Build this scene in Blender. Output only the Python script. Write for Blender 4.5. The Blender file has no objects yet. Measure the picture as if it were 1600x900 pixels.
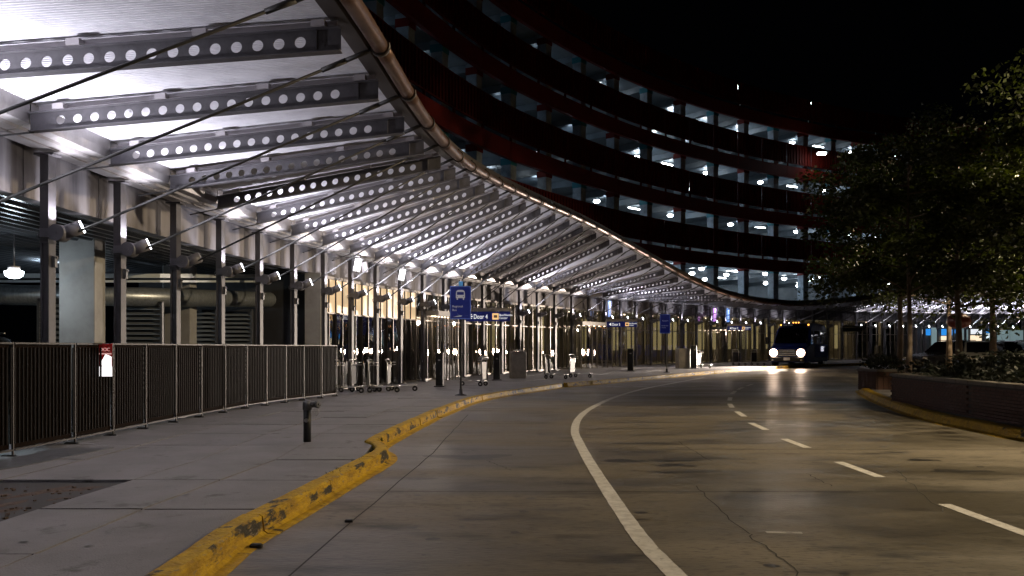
import bpy, math, random
from mathutils import Vector, Matrix
random.seed(7)
scn = bpy.context.scene
COL = scn.collection
R = math.radians
# ------------------------------------------------------------------ camera
F, HY, EYE = 1333.0, 543.0, 1.4
cd = bpy.data.cameras.new('camera'); cam = bpy.data.objects.new('camera', cd); COL.objects.link(cam)
cam.location = (0, 0, EYE); cam.rotation_euler = (R(90), 0, 0)
cd.sensor_width = 36; cd.lens = F / 1600 * 36; cd.shift_y = (HY - 450) / 1600
cd.clip_start = .05; cd.clip_end = 2000
scn.camera = cam
# ------------------------------------------------------------------ world, exposure
w = bpy.data.worlds.new('World'); scn.world = w; w.use_nodes = True
bg = w.node_tree.nodes['Background']
bg.inputs[0].default_value = (.35, .4, .6, 1); bg.inputs[1].default_value = .0008
scn.view_settings.view_transform = 'Standard'; scn.view_settings.look = 'None'
scn.view_settings.exposure = 0; scn.view_settings.gamma = 1
cy = scn.cycles
cy.use_denoising = True; cy.max_bounces = 7; cy.diffuse_bounces = 3; cy.glossy_bounces = 4
cy.transparent_max_bounces = 12; cy.sample_clamp_indirect = 4; cy.sample_clamp_direct = 0
cy.caustics_reflective = False; cy.caustics_refractive = False
# brightness of the lamps of the place
P_STREET, P_FLOOD, P_GARAGE, P_HEAD = 14500, 430, 30, 16000

# ------------------------------------------------------------------ materials
MATS = {}
def mat(name, col, rough=.5, metal=0, n=None, n2=None, n3=None, bump=0, bscale=30, emit=0, ecol=None, stretch=(1, 1, 1), spec=.5, rvar=0):
    """n=(scale, other colour, low, high): a noise-driven second colour"""
    if name in MATS: return MATS[name]
    m = bpy.data.materials.new(name); m.use_nodes = True; MATS[name] = m
    nt = m.node_tree; N = nt.nodes; L = nt.links
    b = N['Principled BSDF']
    b.inputs['Base Color'].default_value = (*col, 1); b.inputs['Roughness'].default_value = rough
    b.inputs['Metallic'].default_value = metal; b.inputs['Specular IOR Level'].default_value = spec
    geo = N.new('ShaderNodeNewGeometry'); mp = N.new('ShaderNodeMapping'); mp.inputs['Scale'].default_value = stretch
    L.new(geo.outputs['Position'], mp.inputs['Vector'])
    src = None
    for k, nn in enumerate((n, n2, n3)):
        if not nn: continue
        t = N.new('ShaderNodeTexNoise'); t.inputs['Scale'].default_value = nn[0]; t.inputs['Detail'].default_value = 5
        t.inputs['Roughness'].default_value = .65
        L.new(mp.outputs[0], t.inputs['Vector'])
        r = N.new('ShaderNodeMapRange'); r.inputs['From Min'].default_value = nn[2]; r.inputs['From Max'].default_value = nn[3]
        L.new(t.outputs[0], r.inputs['Value'])
        mx = N.new('ShaderNodeMixRGB'); L.new(r.outputs[0], mx.inputs[0])
        if src: L.new(src, mx.inputs[1])
        else: mx.inputs[1].default_value = (*col, 1)
        mx.inputs[2].default_value = (*nn[1], 1); src = mx.outputs[0]
        if k == 0 and rvar:
            rr = N.new('ShaderNodeMapRange'); rr.inputs['To Min'].default_value = rough; rr.inputs['To Max'].default_value = rough + rvar
            L.new(r.outputs[0], rr.inputs['Value']); L.new(rr.outputs[0], b.inputs['Roughness'])
    if src: L.new(src, b.inputs['Base Color'])
    if bump:
        t = N.new('ShaderNodeTexNoise'); t.inputs['Scale'].default_value = bscale; t.inputs['Detail'].default_value = 6
        L.new(mp.outputs[0], t.inputs['Vector'])
        bp = N.new('ShaderNodeBump'); bp.inputs['Strength'].default_value = bump; bp.inputs['Distance'].default_value = .02
        L.new(t.outputs[0], bp.inputs['Height']); L.new(bp.outputs[0], b.inputs['Normal'])
    if emit:
        b.inputs['Emission Color'].default_value = (*(ecol or col), 1); b.inputs['Emission Strength'].default_value = emit
    return m
def glass(name, tint=(.75, .78, .8), base=.1, wav=.0, rough=0.0):
    m = bpy.data.materials.new(name); m.use_nodes = True; MATS[name] = m
    nt = m.node_tree; N = nt.nodes; L = nt.links; N.remove(N['Principled BSDF'])
    tr = N.new('ShaderNodeBsdfTransparent'); tr.inputs[0].default_value = (*tint, 1)
    gl = N.new('ShaderNodeBsdfGlossy'); gl.inputs['Roughness'].default_value = rough; gl.inputs[0].default_value = (.95, .95, .95, 1)
    fr = N.new('ShaderNodeFresnel'); fr.inputs[0].default_value = 1.52
    ma = N.new('ShaderNodeMath'); ma.operation = 'MULTIPLY_ADD'; ma.inputs[1].default_value = 1.3; ma.inputs[2].default_value = base; ma.use_clamp = True
    mix = N.new('ShaderNodeMixShader'); L.new(fr.outputs[0], ma.inputs[0]); L.new(ma.outputs[0], mix.inputs[0])
    L.new(tr.outputs[0], mix.inputs[1]); L.new(gl.outputs[0], mix.inputs[2]); L.new(mix.outputs[0], N['Material Output'].inputs[0])
    if wav:
        geo = N.new('ShaderNodeNewGeometry'); mp = N.new('ShaderNodeMapping'); mp.inputs['Scale'].default_value = (1.6, 1.6, .55)
        L.new(geo.outputs['Position'], mp.inputs[0])
        t = N.new('ShaderNodeTexNoise'); t.inputs['Scale'].default_value = 1.5; t.inputs['Detail'].default_value = 1.5
        L.new(mp.outputs[0], t.inputs[0]); bp = N.new('ShaderNodeBump'); bp.inputs['Strength'].default_value = 1; bp.inputs['Distance'].default_value = wav
        L.new(t.outputs[0], bp.inputs['Height']); L.new(bp.outputs[0], gl.inputs['Normal'])
    return m
def emis(name, col, s): return mat(name, tuple(min(1, c) * .5 for c in col), .6, emit=s, ecol=col)

GREY = mat('painted_steel_grey', (.12, .114, .125), .42, .0, n=(6, (.075, .072, .078), .45, .75), spec=.35)
RODM = mat('tie_rod_steel', (.05, .047, .045), .55, .2)
GREYD = mat('dark_steel', (.10, .10, .105), .45, .2, n=(8, (.05, .05, .05), .45, .7))
GREYL = mat('clip_steel_light', (.50, .47, .49), .4, .1)
DECK = mat('white_roof_decking', (.84, .83, .87), .42, 0, n=(3, (.66, .65, .70), .45, .8))
SOFF = mat('galvanised_gutter_sheet', (.30, .285, .285), .36, .35, n=(1.3, (.16, .145, .14), .42, .7))
POSTM = mat('painted_post_steel', (.075, .07, .075), .5, 0, n=(5, (.05, .047, .05), .45, .75), spec=.3)
PIPE = mat('bronze_pipe', (.17, .10, .075), .36, .6, n=(4, (.11, .065, .05), .4, .7))
BEAMD = mat('dark_edge_beam', (.06, .05, .045), .45, .3)
CONC = mat('concrete_fascia', (.23, .215, .225), .8, 0, n=(1.0, (.11, .10, .105), .4, .7), stretch=(3, 3, .25), bump=.15)
CONC2 = mat('painted_concrete_column', (.36, .35, .34), .7, 0, n=(2.5, (.28, .27, .26), .4, .7), bump=.15, bscale=60)
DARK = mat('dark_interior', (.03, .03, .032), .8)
BLACK = mat('black_plastic', (.012, .012, .013), .5, spec=.25)
FENCEM = mat('brown_fence_paint', (.007, .005, .004), .6, 0, n=(12, (.004, .003, .0025), .4, .7), spec=.05)
FENCEP = mat('worn_fence_rail', (.026, .019, .015), .5, .2)
YEL = mat('yellow_kerb_paint', (.47, .295, .010), .68, 0, n=(7, (.28, .165, .010), .38, .64), n2=(3.6, (.030, .026, .022), .60, .65), n3=(17, (.20, .17, .13), .63, .69), bump=.7, bscale=26, spec=.3)
YELF = mat('scuffed_kerb_face', (.44, .275, .010), .7, 0, n=(6, (.24, .14, .010), .38, .62), n2=(2.6, (.028, .024, .02), .535, .59), n3=(15, (.16, .13, .10), .58, .66), bump=.7, bscale=30, spec=.3, stretch=(1, .6, 2))
SIDE = mat('sidewalk_concrete', (.19, .18, .182), .62, 0, n=(1.1, (.14, .133, .133), .4, .7), n2=(14, (.10, .095, .095), .60, .75), n3=(1.9, (.085, .078, .074), .60, .68), bump=.35, bscale=70, spec=.3)
ROADM = mat('road_concrete', (.090, .078, .058), .34, 0, n=(.30, (.165, .141, .104), .42, .60), n2=(1.5, (.034, .030, .025), .52, .68), n3=(16, (.022, .019, .016), .52, .72), bump=.22, bscale=26, stretch=(.55, 1.5, 1), rvar=.22, spec=.38)
LINE = mat('worn_road_paint', (.62, .60, .56), .6, 0, n=(8, (.44, .42, .39), .4, .62), n2=(18, (.2, .19, .18), .62, .7))
LINEW = mat('faded_road_paint', (.40, .39, .37), .6, 0, n=(6, (.2, .19, .18), .45, .6))
CRACK = mat('joint_dark', (.03, .027, .025), .8)
OIL = mat('oil_stain', (.014, .012, .011), .4, 0, n=(9, (.06, .052, .042), .5, .66))
DIRT = mat('mulch', (.05, .03, .02), .9, 0, n=(14, (.09, .055, .035), .4, .6), bump=1, bscale=40)
RED = mat('garage_red_paint', (.19, .014, .009), .6, 0, n=(2, (.16, .012, .008), .4, .7), spec=.2)
REDD = mat('garage_red_railing', (.13, .010, .006), .6, spec=.2)
GSLAB = mat('garage_ceiling_concrete', (.25, .28, .31), .30, 0, n=(.7, (.15, .17, .19), .4, .7))
GCOL = mat('garage_column_white', (.42, .48, .55), .6, 0, n=(2, (.2, .23, .27), .4, .7))
TEAL = mat('garage_teal_band', (.02, .22, .28), .5)
BRICK = mat('brick_face', (.075, .034, .022), .8, 0, n=(7, (.045, .022, .015), .4, .7), bump=.4, bscale=60)
MORT = mat('mortar', (.035, .03, .026), .9)
COPE = mat('limestone_coping', (.10, .085, .07), .7, 0, n=(4, (.06, .055, .045), .4, .7))
BARK = mat('bark', (.16, .12, .09), .85, 0, n=(10, (.08, .06, .045), .4, .7), bump=.7, bscale=25, stretch=(1, 1, .3))
def leafmat(name, a, b2):
    m = mat(name, a, .55, 0, n=(.85, b2, .42, .58)); nt = m.node_tree; p = nt.nodes['Principled BSDF']
    p.inputs['Subsurface Weight'].default_value = 0
    tl = nt.nodes.new('ShaderNodeBsdfTranslucent'); tl.inputs[0].default_value = (*[c * .9 for c in a], 1)
    mx = nt.nodes.new('ShaderNodeMixShader'); mx.inputs[0].default_value = .35
    nt.links.new(p.outputs[0], mx.inputs[1]); nt.links.new(tl.outputs[0], mx.inputs[2]); nt.links.new(mx.outputs[0], nt.nodes['Material Output'].inputs[0])
    return m
LEAF = leafmat('tree_leaf', (.040, .056, .004), (.003, .005, .001))
LEAF2 = leafmat('shrub_leaf', (.012, .017, .008), (.04, .045, .035))
TAN = emis('glowing_tan_panel', (1, .72, .42), .62)  # emission stands in for street light falling on the tan panels
TAN.node_tree.nodes['Principled BSDF'].inputs['Roughness'].default_value = .3
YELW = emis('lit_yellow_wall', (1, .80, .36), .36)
CREAM = mat('interior_cream_wall', (.26, .22, .16), .7)
FLOORI = mat('interior_floor_tile', (.30, .28, .25), .25)
GLASS = glass('facade_glass', (.55, .56, .58), .20, .011)
GLASSD = glass('door_glass', (.75, .76, .78), .12, .006)
CARGL = glass('vehicle_glass', (.06, .06, .07), .05)
ALU = mat('aluminium_mullion', (.17, .15, .13), .45, .4)
BRONZE = mat('dark_bronze_mullion', (.04, .034, .03), .4, .3)
BLUE = mat('sign_blue', (.008, .018, .17), .45, emit=.035, ecol=(.02, .05, .7))
SWHITE = emis('sign_white_lettering', (1, 1, 1), .9)  # lettering given emission in place of retroreflected light
SGREY = mat('sign_white_print', (.50, .53, .60), .5, emit=.08, ecol=(.7, .75, 1))
SORANGE = emis('sign_orange_square', (1, .60, .25), .9)
LENS = emis('flood_lens', (.92, .94, 1), 16)
LENSOFF = mat('flood_lens_off', (.45, .45, .48), .2)
GLAMP = emis('garage_lamp_lens', (.86, .95, 1), 22)
WARML = emis('warm_downlight', (1, .75, .5), 9)
HEAD = emis('headlight_lens', (1, .74, .56), 150)
AMBER = emis('amber_marker', (1, .36, .05), 5)
TYRE = mat('tyre_rubber', (.015, .015, .015), .8)
CHROME = mat('chrome', (.6, .6, .6), .2, .95)
STEEL = mat('cart_steel', (.45, .44, .43), .3, .85)
NAVY = mat('navy_van_paint', (.006, .022, .20), .5, .0, spec=.08)
CARW = mat('silver_car_paint', (.45, .44, .42), .3, .4)
CARB = mat('black_car_paint', (.015, .015, .02), .2, .2)
BEIGE = mat('beige_bin_panel', (.27, .24, .20), .6, 0, n=(5, (.20, .18, .15), .4, .7))
WHITEP = mat('white_paper', (.8, .8, .8), .6)

# ------------------------------------------------------------------ mesh helpers
class MB:
    def __init__(s): s.v = []; s.f = []; s.m = []; s.mi = 0; s.smooth = []
    def quad(s, *p, sm=False):
        i = len(s.v); s.v += [tuple(q) for q in p]; s.f.append(tuple(range(i, i + len(p)))); s.m.append(s.mi); s.smooth.append(sm)
    def hexa(s, p):
        """8 points: bottom ring 0-3, top ring 4-7"""
        i = len(s.v); s.v += [tuple(q) for q in p]
        for f in ((3, 2, 1, 0), (4, 5, 6, 7), (0, 1, 5, 4), (1, 2, 6, 5), (2, 3, 7, 6), (3, 0, 4, 7)):
            s.f.append(tuple(i + k for k in f)); s.m.append(s.mi); s.smooth.append(False)
    def box(s, c, size, M=None):
        hx, hy, hz = (k / 2 for k in size); P = []
        for z in (-hz, hz):
            for x, y in ((-hx, -hy), (hx, -hy), (hx, hy), (-hx, hy)):
                q = Vector((x, y, z)); q = (M @ q if M else q) + Vector(c); P.append(q)
        s.hexa(P)
    def bbox(s, c, size, b, M=None):
        """box with chamfered vertical and top edges"""
        hx, hy, hz = (k / 2 for k in size); rings = []
        for z, ins in ((-hz, 0), (hz - b, 0), (hz, b)):
            x, y = hx - ins, hy - ins; rings.append([Vector(q) for q in ((-x + b, -y, z), (x - b, -y, z), (x, -y + b, z), (x, y - b, z), (x - b, y, z), (-x + b, y, z), (-x, y - b, z), (-x, -y + b, z))])
        s.loft([[((M @ q if M else q) + Vector(c)) for q in r] for r in rings])
    def loft(s, rings, closed=True, caps=True, sm=False):
        i = len(s.v); n = len(rings[0])
        for r in rings: s.v += [tuple(q) for q in r]
        for a in range(len(rings) - 1):
            for k in range(n if closed else n - 1):
                k2 = (k + 1) % n
                s.f.append((i + a * n + k, i + a * n + k2, i + (a + 1) * n + k2, i + (a + 1) * n + k)); s.m.append(s.mi); s.smooth.append(sm)
        if caps:
            s.f.append(tuple(i + k for k in reversed(range(n)))); s.m.append(s.mi); s.smooth.append(False)
            j = i + (len(rings) - 1) * n; s.f.append(tuple(j + k for k in range(n))); s.m.append(s.mi); s.smooth.append(False)
    def tube(s, p0, p1, r0, r1=None, n=8, sm=True):
        p0, p1 = Vector(p0), Vector(p1); r1 = r0 if r1 is None else r1; d = (p1 - p0).normalized()
        a = d.orthogonal().normalized(); b = d.cross(a)
        rg = lambda p, r: [p + (a * math.cos(t) + b * math.sin(t)) * r for t in (2 * math.pi * k / n for k in range(n))]
        s.loft([rg(p0, r0), rg(p1, r1)], sm=sm)
    def path(s, pts, r, n=6, radii=None):
        pts = [Vector(p) for p in pts]; rings = []; prev = None
        for k, p in enumerate(pts):
            d = (pts[min(k + 1, len(pts) - 1)] - pts[max(k - 1, 0)]).normalized()
            a = (prev - d * prev.dot(d)).normalized() if prev else d.orthogonal().normalized(); prev = a; b = d.cross(a)
            rr = radii[k] if radii else r
            rings.append([p + (a * math.cos(t) + b * math.sin(t)) * rr for t in (2 * math.pi * q / n for q in range(n))])
        s.loft(rings, sm=True)
    def lathe(s, c, prof, n=12, M=None):
        rings = []
        for r, z in prof:
            rg = [Vector((r * math.cos(t), r * math.sin(t), z)) for t in (2 * math.pi * k / n for k in range(n))]
            rings.append([(M @ q if M else q) + Vector(c) for q in rg])
        s.loft(rings, sm=True)
    def build(s, name, mats, parent=None, kind=None):
        me = bpy.data.meshes.new(name); me.from_pydata(s.v, [], s.f)
        mats = mats if isinstance(mats, (list, tuple)) else [mats]
        for m in mats: me.materials.append(m)
        me.polygons.foreach_set('material_index', s.m); me.polygons.foreach_set('use_smooth', s.smooth); me.update()
        o = bpy.data.objects.new(name, me); COL.objects.link(o)
        if parent is not None: attach(o, parent)
        if kind: o['kind'] = kind
        return o
def attach(o, parent):
    o.parent = parent; o.matrix_parent_inverse = world_inv(parent)
def world_mat(o):
    M = o.matrix_basis.copy()
    while o.parent:
        M = o.parent.matrix_basis @ o.matrix_parent_inverse @ M; o = o.parent
    return M
def world_inv(o): return world_mat(o).inverted()
def thing(name, label, cat, loc=(0, 0, 0), rz=0, group=None):
    o = bpy.data.objects.new(name, None); COL.objects.link(o); o.empty_display_size = .2
    o.location = loc; o.rotation_euler = (0, 0, rz); o['label'] = label; o['category'] = cat
    if group: o['group'] = group
    return o
def tag(o, label, cat, group=None):
    o['label'] = label; o['category'] = cat
    if group: o['group'] = group
    return o
def part(mb, name, m, t, local=True, kind=None):
    """part built in its thing's own coordinates (local) or in the world's"""
    o = mb.build(name, m, None, kind); o.parent = t
    if not local: o.matrix_parent_inverse = world_inv(t)
    return o
def dup(o, parent=None):
    c = o.copy(); COL.objects.link(c)
    if parent: c.parent = parent
    for ch in list(o.children): dup(ch, c)
    return c
def text(body, size, m, t, loc, rot, name='lettering', align='LEFT', ext=.003, sx=1):
    cu = bpy.data.curves.new(name, 'FONT'); cu.body = body; cu.size = size; cu.extrude = ext; cu.align_x = align; cu.resolution_u = 3
    cu.materials.append(m); cu.space_character = 1.02
    o = bpy.data.objects.new(name, cu); COL.objects.link(o); o.location = loc; o.rotation_euler = rot; o.scale = (sx, 1, 1)
    o.parent = t
    bpy.context.view_layer.update(); me = bpy.data.meshes.new_from_object(o); me.name = name
    q = bpy.data.objects.new(name, me); COL.objects.link(q); q.location = loc; q.rotation_euler = rot; q.scale = (sx, 1, 1); q.parent = t; q['kind'] = 'stuff'
    bpy.data.objects.remove(o); return q
ONES = ['first', 'second', 'third', 'fourth', 'fifth', 'sixth', 'seventh', 'eighth', 'ninth', 'tenth', 'eleventh', 'twelfth', 'thirteenth', 'fourteenth', 'fifteenth', 'sixteenth', 'seventeenth', 'eighteenth', 'nineteenth']
TENS = {2: 'twent', 3: 'thirt', 4: 'fort', 5: 'fift', 6: 'sixt'}
def ordinal(k):
    if k < 20: return ONES[k - 1]
    t, u = divmod(k, 10); return TENS[t] + ('ieth' if u == 0 else 'y-' + ONES[u - 1])

# ------------------------------------------------------------------ terrain and plan curves
def gz(y):
    d = y - 28.0
    return .0095 * (d + math.sqrt(d * d + 9)) / 2 - .0009 if d > -60 else 0
RD = -.13      # road surface below the sidewalk
def ground(px, py, off=0.0):
    Z = 10.0
    for _ in range(60): Z = (EYE - gz(Z) - off) * F / max(py - HY, 2)
    return Vector(((px - 800) / F * Z, Z))
def at(px, py, Z): return Vector(((px - 800) / F * Z, Z, EYE + (HY - py) * Z / F))
S = 1.05
ctrl = [(-7.2, -8), (-6.95, 0), (-6.8, 6), (-6.6, 12.1), (-6.4, 16.2), (-6.04, 20.4), (-5.39, 24.6), (-4.5, 28.6), (-3.2, 32.6), (-1.45, 37.1), (.5, 41.1), (3.0, 45.2), (5.4, 48.6), (7.6, 51.4), (10.3, 54.4),
        (13.5, 57.5), (16.2, 59.8), (19.9, 62.6), (27.2, 67.0), (35, 70.4), (46, 73.2), (62, 75)]
ctrl = [Vector((a * S, b * S)) for a, b in ctrl]
FC = []
for i in range(1, len(ctrl) - 2):
    p0, p1, p2, p3 = ctrl[i - 1:i + 3]
    for k in range(12):
        t = k / 12
        FC.append(.5 * ((2 * p1) + (p2 - p0) * t + (2 * p0 - 5 * p1 + 4 * p2 - p3) * t * t + (3 * p1 - p0 - 3 * p2 + p3) * t ** 3))
for _ in range(6): FC = [FC[0]] + [(FC[i - 1] + FC[i] * 2 + FC[i + 1]) / 4 for i in range(1, len(FC) - 1)] + [FC[-1]]
ARC = [0.0]
for a, b in zip(FC, FC[1:]): ARC.append(ARC[-1] + (b - a).length)
def fpt(s):
    """point on the facade line and its outward normal"""
    s = max(0, min(ARC[-1] - 1e-6, s)); lo, hi = 0, len(ARC) - 1
    while hi - lo > 1:
        m = (lo + hi) // 2
        if ARC[m] <= s: lo = m
        else: hi = m
    t = (s - ARC[lo]) / (ARC[hi] - ARC[lo]); p = FC[lo].lerp(FC[hi], t)
    d = (fpt_dir(lo) * (1 - t) + fpt_dir(hi) * t).normalized()
    return p, Vector((d.y, -d.x)), d
def fpt_dir(i): return (FC[min(i + 1, len(FC) - 1)] - FC[max(i - 1, 0)]).normalized()
def off(s, d, z=0.0):
    p, n, _ = fpt(s); q = p + n * d; return Vector((q.x, q.y, z))
def hz(z): return EYE + (z - EYE) * S
def s_at_px(px):
    best = None
    lo, hi = 6.0, ARC[-1] - .1
    for _ in range(50):
        m = (lo + hi) / 2; p, _, _ = fpt(m)
        if 800 + F * p.x / p.y < px: lo = m
        else: hi = m
    return (lo + hi) / 2
POSTPX = [75, 187, 275, 342, 405, 460, 507, 549, 588, 627, 661, 694, 725, 755, 784, 813, 840, 867, 894, 920, 946, 969, 994, 1017, 1041, 1065, 1088, 1111, 1133, 1156, 1179, 1202, 1224, 1248, 1271, 1293, 1315, 1338,
          1360, 1382, 1404, 1424, 1443, 1464, 1486, 1508, 1530, 1553, 1575, 1598]
UNLIT = {275, 725, 755, 784, 840, 867, 920, 1017, 1088, 1202, 1248, 1271, 1293, 1315}
raw = [s_at_px(p) for p in POSTPX]
SP = list(raw)
for _ in range(3): SP = [SP[0]] + [SP[i] * .5 + (SP[i - 1] + SP[i + 1]) * .25 for i in range(1, len(SP) - 1)] + [SP[-1]]
LITF = [p not in UNLIT for p in POSTPX]
NEAR = [SP[0] - 2.15 * k for k in (4, 3, 2, 1)]
NEAR = [s for s in NEAR if s > .5]
SP = NEAR + SP; LITF = [True] * len(NEAR) + LITF; N0 = len(NEAR)
DEP = 5.4
Z_IN, Z_PIV, Z_TOP = hz(4.40), hz(3.02), hz(4.15)
PIPEPX = [(-3000, -3600), (480, -230), (555, 0), (607, 95), (640, 152), (668, 192), (695, 225), (730, 257), (785, 288), (860, 322), (920, 348), (975, 378), (1040, 415), (1075, 435), (1130, 459), (1180, 471), (1240, 477), (1300, 474), (1360, 466), (1430, 458), (1520, 450), (1640, 445), (3000, 440)]
def interp(tab, x):
    for (a, b), (c, d) in zip(tab, tab[1:]):
        if x <= c: return b + (d - b) * (x - a) / (c - a)
    return tab[-1][1]
SMP = [k * 1.0 for k in range(int(ARC[-1]))]
ZO = []
for s in SMP:
    q = off(s, DEP)
    if q.y < 8.6: ZO.append(4.80); continue
    px = 800 + F * q.x / q.y
    ZO.append(EYE + (HY - interp(PIPEPX, px)) * q.y / F)
for _ in range(4): ZO = [ZO[0]] + [(ZO[i - 1] + 2 * ZO[i] + ZO[i + 1]) / 4 for i in range(1, len(ZO) - 1)] + [ZO[-1]]
def zout(s): return interp(list(zip(SMP, ZO)), s) if s < SMP[-1] else ZO[-1]
S_GLASS = SP[N0 + 6] + .15      # the glazed front begins at the seventh post in view

# ------------------------------------------------------------------ setting: road and ground
def sheet(name, xs, ys, z, m, kind='structure'):
    mb = MB(); nx = len(xs)
    mb.v = [(x, y, gz(y) + z) for y in ys for x in xs]
    for j in range(len(ys) - 1):
        for i in range(nx - 1):
            mb.f.append((j * nx + i, j * nx + i + 1, (j + 1) * nx + i + 1, (j + 1) * nx + i)); mb.m.append(0); mb.smooth.append(True)
    return mb.build(name, m, None, kind)
ys = [-120, -40, -15] + [k for k in range(-8, 60, 4)] + [70, 90, 140, 300, 700]
road = sheet('road', [-500, -60, -10, 20, 60, 120, 600], ys, RD, ROADM)

def ribbon(pts, wd, z, mb=None, taper=None):
    """flat strip along plan points, laid on the ground at height z above the sidewalk level"""
    mb = mb or MB(); L_, R_ = [], []
    for k, p in enumerate(pts):
        d = (pts[min(k + 1, len(pts) - 1)] - pts[max(k - 1, 0)]).normalized(); n = Vector((d.y, -d.x))
        ww = wd * (taper[k] if taper else 1) / 2
        a, b = p - n * ww, p + n * ww; L_.append((a.x, a.y, gz(a.y) + z)); R_.append((b.x, b.y, gz(b.y) + z))
    for k in range(len(pts) - 1): mb.quad(L_[k], R_[k], R_[k + 1], L_[k + 1])
    return mb
def smooth_pts(pts, n=6):
    P = [Vector(p) for p in pts]; P = [P[0] * 2 - P[1]] + P + [P[-1] * 2 - P[-2]]; out = []
    for i in range(1, len(P) - 2):
        p0, p1, p2, p3 = P[i - 1:i + 3]
        for k in range(n):
            t = k / n; out.append(.5 * ((2 * p1) + (p2 - p0) * t + (2 * p0 - 5 * p1 + 4 * p2 - p3) * t * t + (3 * p1 - p0 - 3 * p2 + p3) * t ** 3))
    out.append(P[-2]); return out
def roadpts(l): return [ground(x, y, RD) for x, y in l]
sol = smooth_pts(roadpts([(1110, 960), (1055, 898), (1008, 850), (975, 805), (945, 760), (920, 720), (904, 690), (898, 672), (905, 653), (925, 637), (960, 621), (1000, 609), (1045, 600), (1100, 590)]), 8)
o = ribbon(sol, .15, RD + .004, taper=[1 + .05 * random.uniform(-1, 1) for k in range(len(sol))]).build('edge_line', LINE, road)
o['label'] = 'solid curving white edge line'
for a, b in [((1640, 848), (1475, 788)), ((1376, 746), (1310, 722)), ((1262, 700), (1225, 686)), ((1197, 672), (1173, 661)), ((1163, 651), (1151, 643)), ((1144, 637), (1140, 631)), ((1140, 626), (1141, 621)), ((1143, 616), (1149, 611)), ((1153, 609), (1161, 605)), ((1167, 603), (1176, 600))]:
    p, q = roadpts([a, b])
    ribbon([p, p.lerp(q, .33), p.lerp(q, .66), q], .13, RD + .004).build('lane_dash', LINE, road)
for x in (907, 948, 990, 1032, 1072, 1114):
    p, q = roadpts([(x, 604.5), (x + 22, 604)])
    ribbon([p, q], .16, RD + .005).build('crossing_dash', LINEW, road)
for (a, b, wd) in [((1281, 640), (1324, 640.5), .16), ((1200, 663), (1243, 664), .1), ((1197, 832), (1253, 833), .07)]:
    p, q = roadpts([a, b]); ribbon([p, q], wd, RD + .004).build('worn_mark', LINEW, road)
# transverse joints, cracks and oil marks
def wig(a, b, n, j):
    return [a.lerp(b, k / n) + Vector((random.uniform(-j, j), random.uniform(-j, j))) for k in range(n + 1)]
jb = MB()
for y_, x0, x1 in [(5.3, -1.4, 8.2), (9.05, -1.3, 8.2), (12.8, -1.2, 8.3), (17.7, -1.1, 8.5), (22.5, -.6, 9.6), (28.5, 1.5, 11)]:
    ribbon(wig(Vector((x0, y_)), Vector((x1, y_ + random.uniform(-.05, .05))), 20, .006), .018, RD + .003, jb)
ribbon(wig(Vector((-1.62, 3)), Vector((-1.15, 12.4)), 14, .012), .016, RD + .003, jb)
ribbon(wig(Vector((-1.15, 12.4)), Vector((-1.0, 19.4)), 10, .012), .016, RD + .003, jb)
for a, b, j in [((1085, 760), (1170, 835), .05), ((1170, 835), (1250, 900), .06), ((1400, 735), (1475, 800), .05), ((1060, 690), (1110, 720), .04), ((760, 720), (800, 735), .04), ((1260, 740), (1300, 760), .04)]:
    p, q = roadpts([a, b]); ribbon(wig(p, q, 12, j * .6), .011, RD + .003, jb)
jb.build('joint_and_crack', CRACK, road, 'stuff')
def blot(c, rx, ry, n=18):
    mb = MB(); ph = random.random() * 6
    pts = []
    for k in range(n):
        a = 2 * math.pi * k / n; r = 1 + .3 * math.sin(3 * a + ph) + random.uniform(-.22, .22)
        x, y = c.x + rx * r * math.cos(a), c.y + ry * r * math.sin(a); pts.append((x, y, gz(y) + RD + .002))
    mb.quad(*pts); return mb
for (px, py, rx, ry) in [(1050, 720, .32, .10), (1052, 727, .26, .12), (1060, 738, .35, .06), (975, 720, .28, .16), (735, 714, .5, .28), (1010, 693, .5, .10), (1100, 690, .45, .05), (860, 655, .4, .06), (1500, 736, .35, .12), (1020, 660, 1.0, .09), (900, 756, .22, .04), (1440, 719, .2, .1), (560, 742, .3, .14), (660, 748, .16, .06), (750, 812, .22, .03), (1180, 768, .25, .03), (985, 812, .15, .03), (950, 645, .9, .09), (830, 690, .5, .05)]:
    blot(ground(px, py, RD), rx, ry).build('oil_stain', OIL, road)

# ------------------------------------------------------------------ setting: sidewalk slabs
KA = [(-2.25, -8), (-2.25, 1), (-2.19, 5.2), (-2.22, 6.6), (-2.11, 8.0), (-1.98, 9.6), (-1.85, 11.0), (-1.84, 11.6), (-1.95, 12.15), (-2.13, 12.55)]
KB = [(-2.15, 12.56), (-2.13, 13.6), (-2.0, 15.6), (-1.80, 18.5)]
KC = [(-1.78, 18.6), (-.88, 24.9), (1.7, 31.6)]
KD = [(1.95, 32.0), (5.5, 37.2), (10.2, 44.2), (15.6, 51.5), (20.8, 56.6), (29, 61.8), (40, 65.3), (63, 69)]
KALL = smooth_pts(KA + [(-2.0, 12.9)] + KB[1:] + KC + KD[1:], 4)
def kx_at_y(y):
    for a, b in zip(KALL, KALL[1:]):
        if a.y <= y <= b.y: return a.x + (b.x - a.x) * (y - a.y) / max(b.y - a.y, 1e-6)
    return KALL[0].x
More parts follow.
